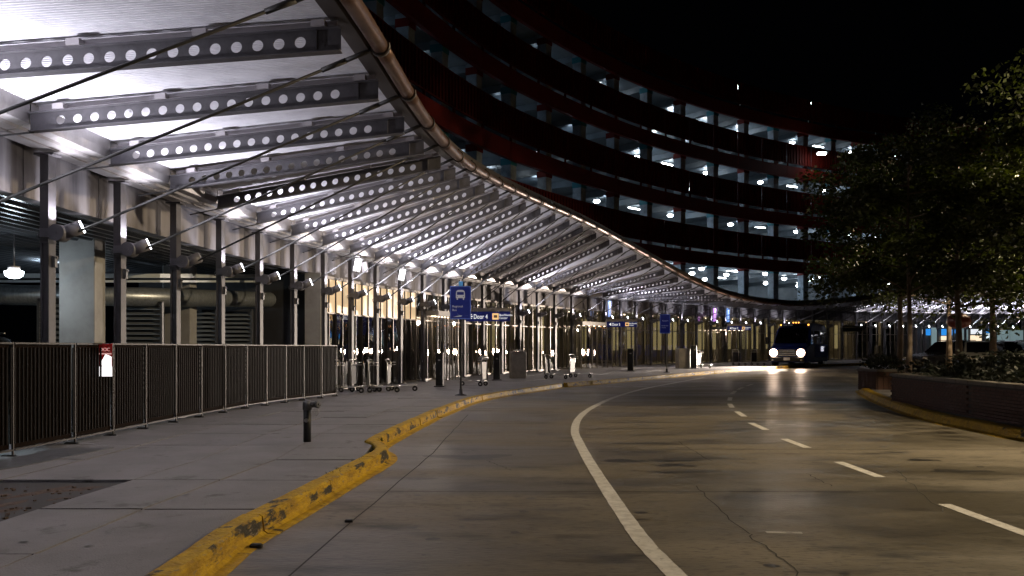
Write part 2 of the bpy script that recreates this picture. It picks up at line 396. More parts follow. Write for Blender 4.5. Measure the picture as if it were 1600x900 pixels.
def hit_kerb(p, d):
    best = None
    for a, b in zip(KALL, KALL[1:]):
        e = b - a; den = d.x * e.y - d.y * e.x
        if abs(den) < 1e-9: continue
        t = ((a.x - p.x) * e.y - (a.y - p.y) * e.x) / den; u = ((a.x - p.x) * d.y - (a.y - p.y) * d.x) / den
        if 0 <= u <= 1 and t > 0 and (best is None or t < best): best = t
    return p + d * best if best else p + d * 6
stations = []
s = 2.54
while s < ARC[-1] - 3:
    p, n, _ = fpt(s); wgt = max(0, min(1, (p.y - 18) / 16)); d = (Vector((1, 0)) * (1 - wgt) + n * wgt).normalized()
    stations.append((p - n * .25, hit_kerb(p, d))); s += 1.62 if s < 32 else 2.3
walk = sheet('sidewalk_base', [-30, -7, -2.6], [-20, -8, 0, 6, 12, 18, 24], -.12, CRACK)
mb = MB()
for (a, b), (c, d) in zip(stations, stations[1:]):
    mb.quad(*[(q.x, q.y, gz(q.y) - .03) for q in (a, b, d, c)])
bed = mb.build('sidewalk_bed', CRACK, walk)
def pit(cx, cy_): return cx < -3.95 and 3.9 < cy_ < 8.75
nst = 0
for (a, b), (c, d) in zip(stations, stations[1:]):
    fr = [0, .36, .625, .80, 1.0] if a.y < 22 else [0, .3, .62, 1.0]
    for u0, u1 in zip(fr, fr[1:]):
        q = [a.lerp(b, u0), a.lerp(b, u1), c.lerp(d, u1), c.lerp(d, u0)]; cen = sum(q, Vector((0, 0))) / 4
        if pit(cen.x, cen.y): continue
        g = .011; h = random.uniform(-.004, .004); P = []
        for k in q:
            e = (cen - k).normalized() * g * 1.6; k = k + e; P.append((k.x, k.y, gz(k.y) + h))
        mb = MB(); mb.hexa([(x, y, z - .08) for x, y, z in P] + P)
        mb.build('sidewalk_slab', SIDE, walk)
mb = MB(); nx, ny = 26, 20
for j in range(ny + 1):
    for i in range(nx + 1):
        mb.v.append((-7.1 + 3.3 * i / nx, 3.6 + 5.2 * j / ny, -.035 + random.uniform(-.02, .02)))
for j in range(ny):
    for i in range(nx): mb.f.append((j * (nx + 1) + i, j * (nx + 1) + i + 1, (j + 1) * (nx + 1) + i + 1, (j + 1) * (nx + 1) + i)); mb.m.append(0); mb.smooth.append(False)
for k in range(260):
    x, y = random.uniform(-6.6, -3.95), random.uniform(5.6, 8.65); r = random.uniform(.008, .025)
    mb.box((x, y, -.01), (r * 2, r, r * .7), Matrix.Rotation(random.random() * 6, 3, 'Z'))
mb.build('mulch_bed', DIRT, None, 'stuff')
mb = MB(); P = [ground(px, py, .012) for px, py in ((-60, 742), (30, 729), (178, 699), (60, 700), (-60, 716))]
mb.loft([[(p.x, p.y, .0) for p in P], [(p.x, p.y, .012) for p in P]])
pl = mb.build('access_plate', GREYD); tag(pl, 'flat dark steel access plate lying in the sidewalk by the fence', 'plate')

# ------------------------------------------------------------------ kerbs
PROF = [(-.02, -.25), (-.02, .022), (.0, .035), (.13, .033), (.155, .018), (.162, -.04), (.17, -.100), (.20, -.118), (.285, -.126), (.29, -.25)]
def kerb(name, paths, label, flip=1, unit=1.9, prof=PROF, face=None):
    root = bpy.data.objects.new(name, None); COL.objects.link(root); root['kind'] = 'structure'
    for path, rnd in paths:
        P = smooth_pts(path, 5); L_ = [0]
        for a, b in zip(P, P[1:]): L_.append(L_[-1] + (b - a).length)
        n = max(1, round(L_[-1] / unit))
        def pt(s):
            for k in range(len(P) - 1):
                if s <= L_[k + 1] + 1e-9:
                    t = (s - L_[k]) / (L_[k + 1] - L_[k]); d = (P[min(k + 2, len(P) - 1)] - P[max(k - 1, 0)]).normalized(); return P[k].lerp(P[k + 1], t), Vector((d.y, -d.x)) * flip
            return P[-1], Vector(((P[-1] - P[-2]).normalized().y, -(P[-1] - P[-2]).normalized().x)) * flip
        for i in range(n):
            s0, s1 = L_[-1] * i / n + .006, L_[-1] * (i + 1) / n - .006; rings = []; jit = random.uniform(-.008, .008)
            m = 12
            for k in range(m + 1):
                s_ = s0 + (s1 - s0) * k / m; p, nn = pt(s_); sc = 1.0
                if rnd and i == n - 1 and L_[-1] - s_ < .42: sc = math.sqrt(max(.06, 1 - (1 - (L_[-1] - s_) / .42) ** 2))
                rings.append([(p.x + nn.x * (d * sc + jit), p.y + nn.y * (d * sc + jit), gz(p.y) + z + random.uniform(-.003, .003)) for d, z in prof])
            mb = MB(); mb.loft(rings, closed=False, caps=True); nf = len(prof) - 1
            for q in range(len(mb.f) - 2): mb.m[q] = 1 if q % nf in (3, 4, 5) else 0
            o = mb.build('kerb_stone', [YEL, face or YELF], root)
    return root
kerb('yellow_kerb', [(KA, False), (KB, False), (KC, False), (KD, False)], '')
RK = roadpts([(1600, 689), (1569, 684), (1516, 672), (1462, 661), (1409, 645), (1364, 627), (1341, 612)])
RK = [Vector((8.6, -6)), Vector((8.5, 6)), Vector((8.45, 11.5))] + RK
RK = RK[:-1] + [Vector((11.5, 28.2)), Vector((12.3, 30.1)), Vector((13.6, 30.9)), Vector((16, 31.4)), Vector((22, 33.5)), Vector((40, 42))]
RKI = [Vector(p) for p in RK]
kerb('island_kerb', [([(p.x, p.y) for p in RK], False)], '', flip=-1, unit=2.1, face=YEL, prof=[(-.30, -.25), (-.30, .03), (-.28, .045), (-.12, .042), (-.08, .02), (-.05, -.04), (-.03, -.100), (0, -.118), (.09, -.126), (.10, -.25)])
mb = MB(); R2 = smooth_pts([(p.x, p.y) for p in RKI], 4)
inn = []
for k, p in enumerate(R2):
    d = (R2[min(k + 1, len(R2) - 1)] - R2[max(k - 1, 0)]).normalized(); inn.append(p + Vector((d.y, -d.x)) * .28)
mb.quad(*[(p.x, p.y, gz(p.y) + .012) for p in inn], (60, 38, gz(38)), (60, -6, .0))
mb.build('island_pavement', SIDE, None, 'structure')

# ------------------------------------------------------------------ canopy posts with floodlights
def spot(name, loc, direction, power, col, ang, blend=.6, rad=.06, parent=None):
    ld = bpy.data.lights.new(name, 'SPOT'); ld.energy = power; ld.color = col; ld.spot_size = R(ang); ld.spot_blend = blend; ld.shadow_soft_size = rad
    o = bpy.data.objects.new(name, ld); COL.objects.link(o); o.location = loc
    o.rotation_euler = Vector(direction).to_track_quat('-Z', 'Y').to_euler()
    if parent: attach(o, parent)
    return o
def frame3(s, z):
    p, n, d = fpt(s); return Vector((p.x, p.y, z)), Vector((n.x, n.y, 0)), Vector((d.x, d.y, 0))
for i, s in enumerate(SP):
    o_, n, t = frame3(s, 0); base = gz(o_.y); vis = i - N0 + 1; lit = LITF[i]
    M = Matrix((n, t, Vector((0, 0, 1)))).transposed()      # local x outward, y along the front
    if vis < 1: lab = f'grey steel canopy post with lit floodlight, {["fourth","third","second","first"][i + 4 - N0]} beyond the left edge'
    else: lab = f'grey steel canopy post with {"glowing" if lit else "dark unlit"} floodlight, {ordinal(vis)} post from the left'
    T = thing('canopy_post', lab, 'post', (o_.x, o_.y, base), math.atan2(n.y, n.x), 'steel posts along the front of the terminal')
    zp, zt = Z_PIV - base, Z_TOP - base
    mb = MB(); mb.box((0, 0, zp / 2), (.06, .14, zp)); mb.box((-.05, 0, zp / 2), (.03, .18, zp)); mb.box((.05, 0, zp / 2), (.03, .18, zp)); part(mb, 'lower_shaft', POSTM, T)
    mb = MB(); mb.box((0, 0, (zp - .15 + zt) / 2), (.13, .20, zt - zp + .15)); mb.box((0, 0, zt - .015), (.30, .24, .03)); part(mb, 'upper_shaft', POSTM, T)
    if vis < 36:
        mb = MB(); mb.box((0, 0, .015), (.34, .30, .03)); part(mb, 'base_plate', GREYD, T)
    fl = MB(); ny_ = 16 if vis < 14 else 8
    # arm plate, hinge drum and lamp barrel
    fl.box((.12, -.12, zp), (.34, .03, .13)); fl.tube((.20, -.15, zp), (.20, .07, zp), .125, n=ny_)
    ax = Vector((.84, .36, .40)).normalized(); c0 = Vector((.24, -.02, zp)); c1 = c0 + ax * .27
    fl.tube(c0, c1, .100, .108, n=ny_); fl.tube((.20, -.16, zp), (.20, -.15, zp), .03, n=6)
    f_ = part(fl, 'floodlight', GREY, T)
    mb = MB(); mb.tube(c1 - ax * .01, c1 + ax * .02, .098, .094, n=ny_); ln = mb.build('lens', LENS if lit else LENSOFF); ln.parent = f_
    if vis < 22:
        mb = MB(); mb.path([(-.02, -.10, zp + .02), (-.09, -.12, zp - .02), (-.08, -.12, zp - .09), (.05, -.12, zp - .10)], .010, 5); part(mb, 'conduit', GREYD, T)
        mb = MB(); mb.box((.10, 0, zp - .42), (.05, .07, .17)); mb.box((.135, 0, zp - .36), (.03, .03, .03)); part(mb, 'junction_box', GREYD, T)
    if lit:
        lp = o_ + n * .56 + t * .10 + Vector((0, 0, Z_PIV + .26))
        pw = P_FLOOD * (1.15 if vis < 12 else 1.0) * (1.15 if vis > 37 else 1)
        sp_ = spot('flood_lamp', lp, n * .40 + Vector((0, 0, .92)), pw, (.90, .89, 1.0), 118, .55, .05)
        dr = (n * .42 + Vector((0, 0, .90))).normalized(); zz = -dr; yy = zz.cross(t)
        sp_.matrix_basis = Matrix.Translation(lp) @ Matrix((t * .62, yy, zz)).transposed().to_4x4()     # narrower along the front than across it
        attach(sp_, T)
        if vis < 36: attach(spot('added_post_wash', o_ + n * .24 + Vector((0, 0, Z_PIV + .19)), n * -.45 + Vector((0, 0, .89)), pw * .13, (.90, .89, 1.0), 112, .4, .04), T)  # second spot without a fixture, added to brighten the post face

# ------------------------------------------------------------------ the canopy
CAN = thing('entrance_canopy', 'long curving steel canopy with perforated ribs and white decking over the sidewalk', 'canopy', (-6, 12, 0))
def rib_frame(s):
    p, n, t = frame3(s, 0); return p, n, t, zout(s) - .26
ribs = [SP[k] - (SP[k] - SP[k - 1]) * .52 if k else SP[0] - 1.1 for k in range(len(SP))]
D0, D1, Z_RI = .42, DEP - .22, Z_IN - .09
for i, s in enumerate(ribs):
    vis = i - N0
    p, n, t, zo = rib_frame(s); L_ = D1 - D0
    def pos(r, h, w_=0): return p + n * (D0 + r) + t * w_ + Vector((0, 0, Z_RI + (zo - Z_RI) * (r / L_) + h))
    mb = MB(); H = .125; cell = .235; rad = .062; ns = 16 if vis < 9 else (10 if vis < 22 else 8); th = .012
    x = .30 if vis >= 0 else .2
    def panel(x0, x1):
        for w_ in (-th / 2, th / 2): mb.quad(pos(x0, -H, w_), pos(x1, -H, w_), pos(x1, H, w_), pos(x0, H, w_))
    panel(0, x)
    while x + cell < L_ - .32:
        cx = x + cell / 2
        for w_ in (-th / 2, th / 2):
            for k in range(ns):
                a0, a1 = 2 * math.pi * (k + .5) / ns, 2 * math.pi * (k + 1.5) / ns
                def sq(a):
                    c, s2 = math.cos(a), math.sin(a); q = max(abs(c) / (cell / 2), abs(s2) / H); return cx + c / q, s2 / q
                A, B = sq(a0), sq(a1)
                mid = []
                if (abs(abs(A[0] - cx) - cell / 2) < 1e-5) != (abs(abs(B[0] - cx) - cell / 2) < 1e-5):
                    mid = [(cx + math.copysign(cell / 2, A[0] + B[0] - 2 * cx), math.copysign(H, A[1] + B[1]))]
                ring = [(cx + rad * math.cos(a1), rad * math.sin(a1)), (cx + rad * math.cos(a0), rad * math.sin(a0))]
                mb.quad(*[pos(a, b, w_) for a, b in [A] + mid + [B] + ring])
        for k in range(ns):
            a0, a1 = 2 * math.pi * (k + .5) / ns, 2 * math.pi * (k + 1.5) / ns
            mb.quad(pos(cx + rad * math.cos(a0), rad * math.sin(a0), -th / 2), pos(cx + rad * math.cos(a1), rad * math.sin(a1), -th / 2), pos(cx + rad * math.cos(a1), rad * math.sin(a1), th / 2), pos(cx + rad * math.cos(a0), rad * math.sin(a0), th / 2))
        x += cell
    panel(x, L_)
    for h in (-H, H):
        ww = .065
        mb.hexa([pos(0, h - .008, -ww), pos(L_, h - .008, -ww), pos(L_, h - .008, ww), pos(0, h - .008, ww), pos(0, h + .004, -ww), pos(L_, h + .004, -ww), pos(L_, h + .004, ww), pos(0, h + .004, ww)])
    mb.hexa([pos(L_ - .27, -H, -.03), pos(L_ - .26, -H, -.03), pos(L_ - .26, -H, .03), pos(L_ - .27, -H, .03), pos(L_ - .27, H, -.03), pos(L_ - .26, H, -.03), pos(L_ - .26, H, .03), pos(L_ - .27, H, .03)])
    rib = part(mb, 'rib', GREY, CAN, local=False)
    # bottom strut carried on to the post line
    mb = MB(); a, b = pos(-.60, -H - .02), pos(.05, -H - .01); mb.tube(a, b, .014, n=5); part(mb, 'rib_tie', GREYD, CAN, local=False)
    # runner above the rib with its clips
    mb = MB()
    def rn(x0, x1, h0, h1, w0, w1): mb.hexa([pos(x0, h0, w0), pos(x1, h0, w0), pos(x1, h0, w1), pos(x0, h0, w1), pos(x0, h1, w0), pos(x1, h1, w0), pos(x1, h1, w1), pos(x0, h1, w1)])
    rn(.1, L_ - .05, .165, .175, .03, .15); rn(.1, L_ - .05, .175, .225, .03, .038)
    if vis < 12:
        q = .2
        while q < L_ - .3: rn(q, q + .16, .176, .23, .10, .145); q += .32
    ch = mb.build('runner', GREYL); ch.parent = rib; ch.matrix_parent_inverse = rib.matrix_parent_inverse if False else Matrix()
    ch.matrix_parent_inverse = world_inv(rib)
    for q in ((.35, 1.75, 3.15, 4.45) if vis < 26 else ()):
        if q > L_: continue
        mb = MB(); w0, w1 = -.09, .05
        rn(q, q + .15, .135, .205, w0, w1)
        c = mb.build('clip', GREYL); c.parent = rib; c.matrix_parent_inverse = world_inv(rib)
# decking between ribs
for i in range(len(ribs) - 1):
    s0, s1 = ribs[i], ribs[i + 1]; vis = i - N0
    n_c = 34 if vis < 8 else (16 if vis < 20 else 8); mb = MB(); pts = []
    def dp(u, r):
        s_ = s0 + (s1 - s0) * u; p, n, t, zo = rib_frame(s_)
        return p + n * (D0 - .05 + r * (D1 - D0 + .15)) + Vector((0, 0, Z_RI + (zo - Z_RI) * r + .27))
    dz = .036; prof = []
    for k in range(n_c):
        for a, h in ((0, 0), (.30, 0), (.42, dz), (.80, dz)): prof.append(((k + a) / n_c, h))
    prof.append((1, 0))
    rows = [[dp(u, r) + Vector((0, 0, h)) for u, h in prof] for r in (0, .5, 1)]
    for a, b in zip(rows, rows[1:]):
        for k in range(len(a) - 1): mb.quad(a[k], a[k + 1], b[k + 1], b[k])
    part(mb, 'deck_panel', DECK, CAN, local=False)
    # roof skin on top
    mb = MB(); up = Vector((0, 0, .07)); mb.quad(dp(0, 0) + up, dp(1, 0) + up, dp(1, 1) + up, dp(0, 1) + up); part(mb, 'roof_skin', GREYD, CAN, local=False)
# gutter / soffit along the building, per bay
GP = [(.42, Z_IN + .26), (.42, Z_IN + .02), (.40, Z_IN - .10), (.27, Z_IN - .13), (.25, Z_IN - .17), (.10, Z_IN - .185), (.10, Z_IN - .21), (-.16, Z_IN - .20), (-.18, Z_IN - .17), (-.36, Z_IN - .10)]
bays = [s - (SP[1] - SP[0]) * .5 for s in SP[:1]] + [(a + b) / 2 for a, b in zip(SP, SP[1:])]
for i in range(len(ribs) - 1):
    s0, s1 = ribs[i] + .012, ribs[i + 1] - .012; rows = []
    for k in range(5):
        s_ = s0 + (s1 - s0) * k / 4; p, n, t = frame3(s_, 0); rows.append([p + n * d + Vector((0, 0, z)) for d, z in GP])
    mb = MB(); mb.loft(rows, closed=False, caps=False, sm=False); part(mb, 'gutter_panel', SOFF, CAN, local=False)
# edge pipe, collars, edge beam and tie rods
for i in range(len(SP) - 1):
    s0, s1 = SP[i], SP[i + 1]; vis = i - N0; pts = []; bm_ = []
    for k in range(6):
        s_ = s0 + (s1 - s0) * k / 5; p, n, t = frame3(s_, 0); zz = zout(s_)
        pts.append(p + n * DEP + Vector((0, 0, zz))); bm_.append([p + n * (DEP - a) + Vector((0, 0, zz + b)) for a, b in ((.14, -.05), (.36, -.02), (.36, .24), (.10, .30), (.05, .14))])
    mb = MB(); mb.path(pts, .10, 14 if vis < 14 else 8); e = part(mb, 'edge_pipe', PIPE, CAN, local=False)
    mb = MB(); mb.loft(bm_); part(mb, 'edge_beam', BEAMD, CAN, local=False)
    d = (pts[1] - pts[0]).normalized(); mb = MB(); mb.tube(pts[0] - d * .04, pts[0] + d * .04, .125, n=14 if vis < 14 else 8)
    mb.box(pts[0] + Vector((0, 0, .13)), (.05, .05, .07)); q = mb.build('collar', BEAMD); q.parent = e; q.matrix_parent_inverse = world_inv(e)
    p, n, t = frame3(s0, 0); a = p + n * .44 + Vector((0, 0, Z_PIV + .02)); b = p + n * (DEP - .42) + Vector((0, 0, zout(s0) - .17))
    mb = MB(); dd = (b - a).normalized(); mb.tube(a, b, .019, n=6); mb.tube(b - dd * .32, b, .032, .036, n=8); mb.tube(b - dd * .02, p + n * (DEP - .05) + Vector((0, 0, zout(s0) - .02)), .03, n=6)
    part(mb, 'tie_rod', RODM, CAN, local=False)

# ------------------------------------------------------------------ terminal building
TER = thing('terminal_building', 'long curved terminal front with concrete fascia and glazed entrance level', 'building', (-9, 20, 0))
ZF0, ZF1 = hz(3.55), hz(4.45)
def wpart(mb, name, m, kind=None): return part(mb, name, m, TER, local=False, kind=kind)
def slabbox(s0, s1, d0, d1, z0, z1, m=None, curve=3, mb=None):
    """box following the front line between two stations"""
    mb = mb or MB(); rows = []
    for k in range(curve + 1):
        s_ = s0 + (s1 - s0) * k / curve
        rows.append([off(s_, d0, z0), off(s_, d1, z0), off(s_, d1, z1), off(s_, d0, z1)])
    mb.loft(rows); return mb
for i in range(len(SP) - 1):
    wpart(slabbox(SP[i] + .012, SP[i + 1] - .012, -.62, -.38, ZF0, ZF1), 'fascia_panel', CONC)
    if i % 3 == 0 and i + 3 < len(SP): wpart(slabbox(SP[i] + .01, SP[i + 3] - .01, -.85, -.66, ZF1, 4.74), 'upper_wall_panel', CONC)
# open bay at the left
zc = ZF0 + .02
mb = MB(); q = 0.0
sl = 0.2
while sl < S_GLASS - .2:     # ribbed metal ceiling
    for d in range(46):
        d0 = -.7 - d * .30
        mb.quad(off(sl, d0, zc), off(sl + 2.2, d0, zc), off(sl + 2.2, d0 - .16, zc), off(sl, d0 - .16, zc)); mb.quad(off(sl, d0 - .16, zc), off(sl + 2.2, d0 - .16, zc), off(sl + 2.2, d0 - .20, zc - .05), off(sl, d0 - .20, zc - .05))
        mb.quad(off(sl, d0 - .20, zc - .05), off(sl + 2.2, d0 - .20, zc - .05), off(sl + 2.2, d0 - .27, zc - .05), off(sl, d0 - .27, zc - .05)); mb.quad(off(sl, d0 - .27, zc - .05), off(sl + 2.2, d0 - .27, zc - .05), off(sl + 2.2, d0 - .30, zc), off(sl, d0 - .30, zc))
    sl += 2.2
wpart(mb, 'ribbed_ceiling', mat('dark_metal_ceiling', (.12, .13, .15), .22, .7))
wpart(slabbox(0, S_GLASS, -14, -.2, -.30, -.02, curve=12), 'bay_floor', mat('bay_floor', (.12, .12, .12), .6))
wpart(slabbox(0, S_GLASS, -14.2, -14, 0, zc, curve=12), 'bay_back_wall', mat('bay_wall', (.16, .17, .18), .7))
def ccol(px0, px1, Z, dpt, name='concrete_column', top=ZF0 + .02):
    x0, x1 = (px0 - 800) / F * Z, (px1 - 800) / F * Z
    mb = MB(); mb.bbox(((x0 + x1) / 2, Z + dpt / 2, (top + -.02) / 2), (x1 - x0, dpt, top + .02), .012); return wpart(mb, name, CONC2)
ccol(92, 148, 17.8, .47); ccol(254, 297, 23.2, .50); ccol(-190, -110, 12.6, .5)
# louvre screens
SL = mat('louvre_slat', (.30, .31, .31), .4, .5)
for a, b in ((60, 130), (190, 252), (300, 338), (345, 393), (398, 438), (442, 492)):
    Zl = {60: 20.0, 190: 21.5, 300: 24.5, 345: 25.6, 398: 26.8, 442: 27.6}[a]
    x0, x1 = (a - 800) / F * Zl, (b - 800) / F * Zl
    for k in range(17):
        z = .35 + k * .125; mb = MB()
        mb.hexa([(x0, Zl, z), (x1, Zl, z), (x1, Zl + .07, z + .05), (x0, Zl + .07, z + .05), (x0, Zl, z + .015), (x1, Zl, z + .015), (x1, Zl + .07, z + .065), (x0, Zl + .07, z + .065)])
        wpart(mb, 'louvre_slat', SL)
    for xx in (x0, x1):
        mb = MB(); mb.box((xx, Zl + .03, 1.3), (.06, .1, 2.5)); wpart(mb, 'louvre_frame', GREYD)
    mb = MB(); mb.box(((x0 + x1) / 2, Zl + .03, 2.52), (x1 - x0, .1, .07)); mb.box(((x0 + x1) / 2, Zl + .2, 1.2), (x1 - x0, .02, 2.6)); wpart(mb, 'louvre_header', DARK)
mb = MB(); pts = []
for px, py, Z in ((-260, 445, 19.5), (20, 461, 20.2), (100, 462, 20.6), (222, 464, 21.2), (320, 466, 23.6), (400, 468, 25.9), (500, 470, 27.8)): pts.append(at(px, py, Z))
mb.path(pts, .24, 14); wpart(mb, 'air_duct', mat('spiral_duct', (.34, .36, .38), .35, .6, n=(3, (.25, .27, .28), .4, .6), stretch=(8, 8, .3)))
for py, hh in ((434, .10), (441, .05)):
    mb = MB(); pts = [at(px, py, Z) for px, Z in ((-240, 19.2), (110, 20.1), (250, 21.0), (335, 23.0), (400, 25.2))]
    for a, b in zip(pts, pts[1:]): mb.hexa([a, b, b + Vector((0, .1, 0)), a + Vector((0, .1, 0)), a + Vector((0, 0, hh)), b + Vector((0, 0, hh)), b + Vector((0, .1, hh)), a + Vector((0, .1, hh))])
    wpart(mb, 'cable_tray', mat('galvanised_tray', (.62, .66, .68), .4, .3))
p = at(22, 424, 16.8)
BL = thing('bay_ceiling_lamp', 'glowing round ceiling lamp in the open bay at the far left', 'lamp', p)
mb = MB(); mb.lathe((0, 0, 0), [(.10, .02), (.17, 0), (.16, -.08), (.09, -.13), (.02, -.14)], 14); part(mb, 'diffuser', GLAMP, BL)
mb = MB(); mb.tube((0, 0, .02), (0, 0, .10), .11, n=12); mb.tube((0, 0, .1), (0, 0, zc - p.z), .015, n=6); part(mb, 'housing', GREYL, BL)
def point(name, loc, power, col, rad, parent=None):
    ld = bpy.data.lights.new(name, 'POINT'); ld.energy = power; ld.color = col; ld.shadow_soft_size = rad
    o = bpy.data.objects.new(name, ld); COL.objects.link(o); o.location = loc
    if parent: attach(o, parent)
    return o
point('bay_lamp_light', p + Vector((0, -.1, -.30)), 26, (.72, .88, 1), .1, BL)
for k, (q, pw, lab) in enumerate([((-10.6, 11.5, 2.95), 11, 'added ceiling lamp in the open bay, beyond the left edge, lighting the column fronts'), ((-11.5, 23.5, 2.95), 70, 'glowing round ceiling lamp in the open bay, hidden behind the concrete column')]):
    B2 = dup(BL); B2.location = q; B2['label'] = lab  # first copy is an added lamp out of view, lighting the column fronts
    point('bay_lamp_light', Vector(q) + Vector((0, 0, -.3)), pw, (.72, .88, 1), .1, B2)  # on the first copy this is the light of the added lamp
# glazed front
mb = slabbox(S_GLASS - .30, S_GLASS - .02, -.55, -.05, 0, ZF0 - .003, curve=1); wpart(mb, 'concrete_pier', CONC2)
ITEM = 0
ZT = hz(2.44)
def pane(s0, s1, d, z0, z1, name, m, yaw, tilt):
    a, b = off(s0, d), off(s1, d); c = (a + b) / 2; hw = (b - a) / 2 * .985
    hw = Matrix.Rotation(yaw, 3, 'Z') @ hw; nn = Vector((hw.y, -hw.x, 0)).normalized() * math.tan(tilt)
    mb = MB(); H = (z1 - z0) / 2; b0 = [c - hw - nn * H, c + hw - nn * H]; t0 = [c + hw + nn * H, c - hw + nn * H]
    th = Vector((hw.y, -hw.x, 0)).normalized() * .008
    P = [Vector((q.x, q.y, z0)) for q in b0] + [Vector((q.x, q.y, z1)) for q in t0]
    mb.quad(P[0], P[1], P[2], P[3]); return wpart(mb, name, m)
i0 = N0 + 6
DOORBAYS = {N0 + 10, N0 + 18, N0 + 19, N0 + 27, N0 + 28, N0 + 36}
LAST = N0 + 41
for i in range(i0, len(SP) - 1):
    sa, sb = SP[i], SP[i + 1]; npn = 4 if i < i0 + 14 else 3; base = gz(off(sa, 0).y) - .02; far = i >= LAST
    for k in range(npn):
        s0, s1 = sa + (sb - sa) * k / npn, sa + (sb - sa) * (k + 1) / npn
        g = GLASS if i not in DOORBAYS else GLASSD
        if not far:
            pane(s0 + .02, s1 - .02, -.32, base + .12, ZT - .02, 'glass_pane', g, -R(interp([(20, 3.3), (26, 3.2), (29, 2.7), (32, 1.5), (36, 1.4), (39, 1.9), (44, 1.1), (47, 1.4), (50, 2.4), (54, 2.6), (200, .5)], (s0 + s1) / 2)) + R(random.gauss(0, .55)), R(random.gauss(0, .12)))
        if i < i0 + 4: pane(s0 + .02, s1 - .02, -.32, ZT + .02, ZF0 - .02, 'upper_panel', TAN, 0, 0)
        elif not far: pane(s0 + .02, s1 - .02, -.32, ZT + .02, ZF0 - .02, 'glass_pane', GLASS, random.gauss(0, .014), random.gauss(0, .012))
        c = off(s0, -.32, 0); mb = MB(); p_, n_, t_ = frame3(s0, 0); M3 = Matrix((t_, -n_, Vector((0, 0, 1)))).transposed()
        mb.box((c.x, c.y, (base + ZF0) / 2), (.03 if i < N0 + 11 else (.045 if not far else .1), .08, ZF0 - base), M3); wpart(mb, 'mullion', BRONZE if i < N0 + 10 else ALU)
    if not far:
        wpart(slabbox(sa + .03, sb - .03, -.37, -.27, ZT - .022, ZT + .022, curve=1), 'transom', ALU)
        wpart(slabbox(sa + .03, sb - .03, -.38, -.26, base, base + .10, curve=1), 'sill', ALU)
        wpart(slabbox(sa + .03, sb - .03, -.37, -.27, ZF0 - .10, ZF0 - .004, curve=1), 'head_rail', ALU)
# interior of the hall
sE = SP[LAST]
S_D = s_at_px(690)
wpart(slabbox(S_D, sE, -6.4, -6.2, -.1, ZF0 + .05, curve=40), 'hall_back_wall', CREAM)
wpart(slabbox(S_GLASS, S_D - .05, -2.2, -2.05, -.1, ZT - .05, curve=8), 'added_dark_screen', DARK)  # added dark screens that keep the hall behind the left glass black
wpart(slabbox(S_D - .04, S_D + .05, -6.1, -.6, -.1, ZF0, curve=1), 'added_dark_screen', DARK)
mb = MB()
for k in range(50):
    s0, s1 = S_GLASS + (sE - S_GLASS) * k / 50, S_GLASS + (sE - S_GLASS) * (k + 1) / 50
    mb.quad(*[Vector((q.x, q.y, gz(q.y) + .004)) for q in (off(s0, -6.3), off(s0, -.3), off(s1, -.3), off(s1, -6.3))])
wpart(mb, 'hall_floor', FLOORI)
wpart(slabbox(S_GLASS, sE, -6.3, -.66, ZF0 + .03, ZF0 + .2, curve=40), 'hall_ceiling', mat('hall_ceiling_tile', (.35, .33, .3), .7))
mb = slabbox(S_GLASS, S_GLASS + .1, -6.3, -.5, 0, ZF0, curve=1); wpart(mb, 'hall_end_wall', DARK)
# darker rooms near the left, lit rooms further on
k = 0
s = S_GLASS + 1.2
while s < sE - 1:
    px = 800 + F * fpt(s)[0].x / fpt(s)[0].y
    base = gz(fpt(s)[0].y)
    d = -1.8 - (k % 3) * 1.3
    if px > 690:
        wdt = .5 + (k * 37 % 5) * .12
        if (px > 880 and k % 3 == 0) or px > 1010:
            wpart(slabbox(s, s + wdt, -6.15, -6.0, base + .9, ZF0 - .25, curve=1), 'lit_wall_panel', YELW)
        wpart(slabbox(s + 1.0, s + 1.3, d - .3, d, base, ZF0, curve=1), 'hall_column', CREAM)
    q = off(s + .4, -1.2 - (k % 2) * 1.6, ZF0 - .02)
    if k % 2: mb = MB(); mb.tube(q, q - Vector((0, 0, .04)), .07, n=10); wpart(mb, 'downlight', WARML)
    if k % 3 == 0 and px > 690: point('hall_light', off(s + .4, -3.0, 3.0), 45 if px > 980 else 34, (1, .82, .5), .15, TER)
    s += 1.55; k += 1

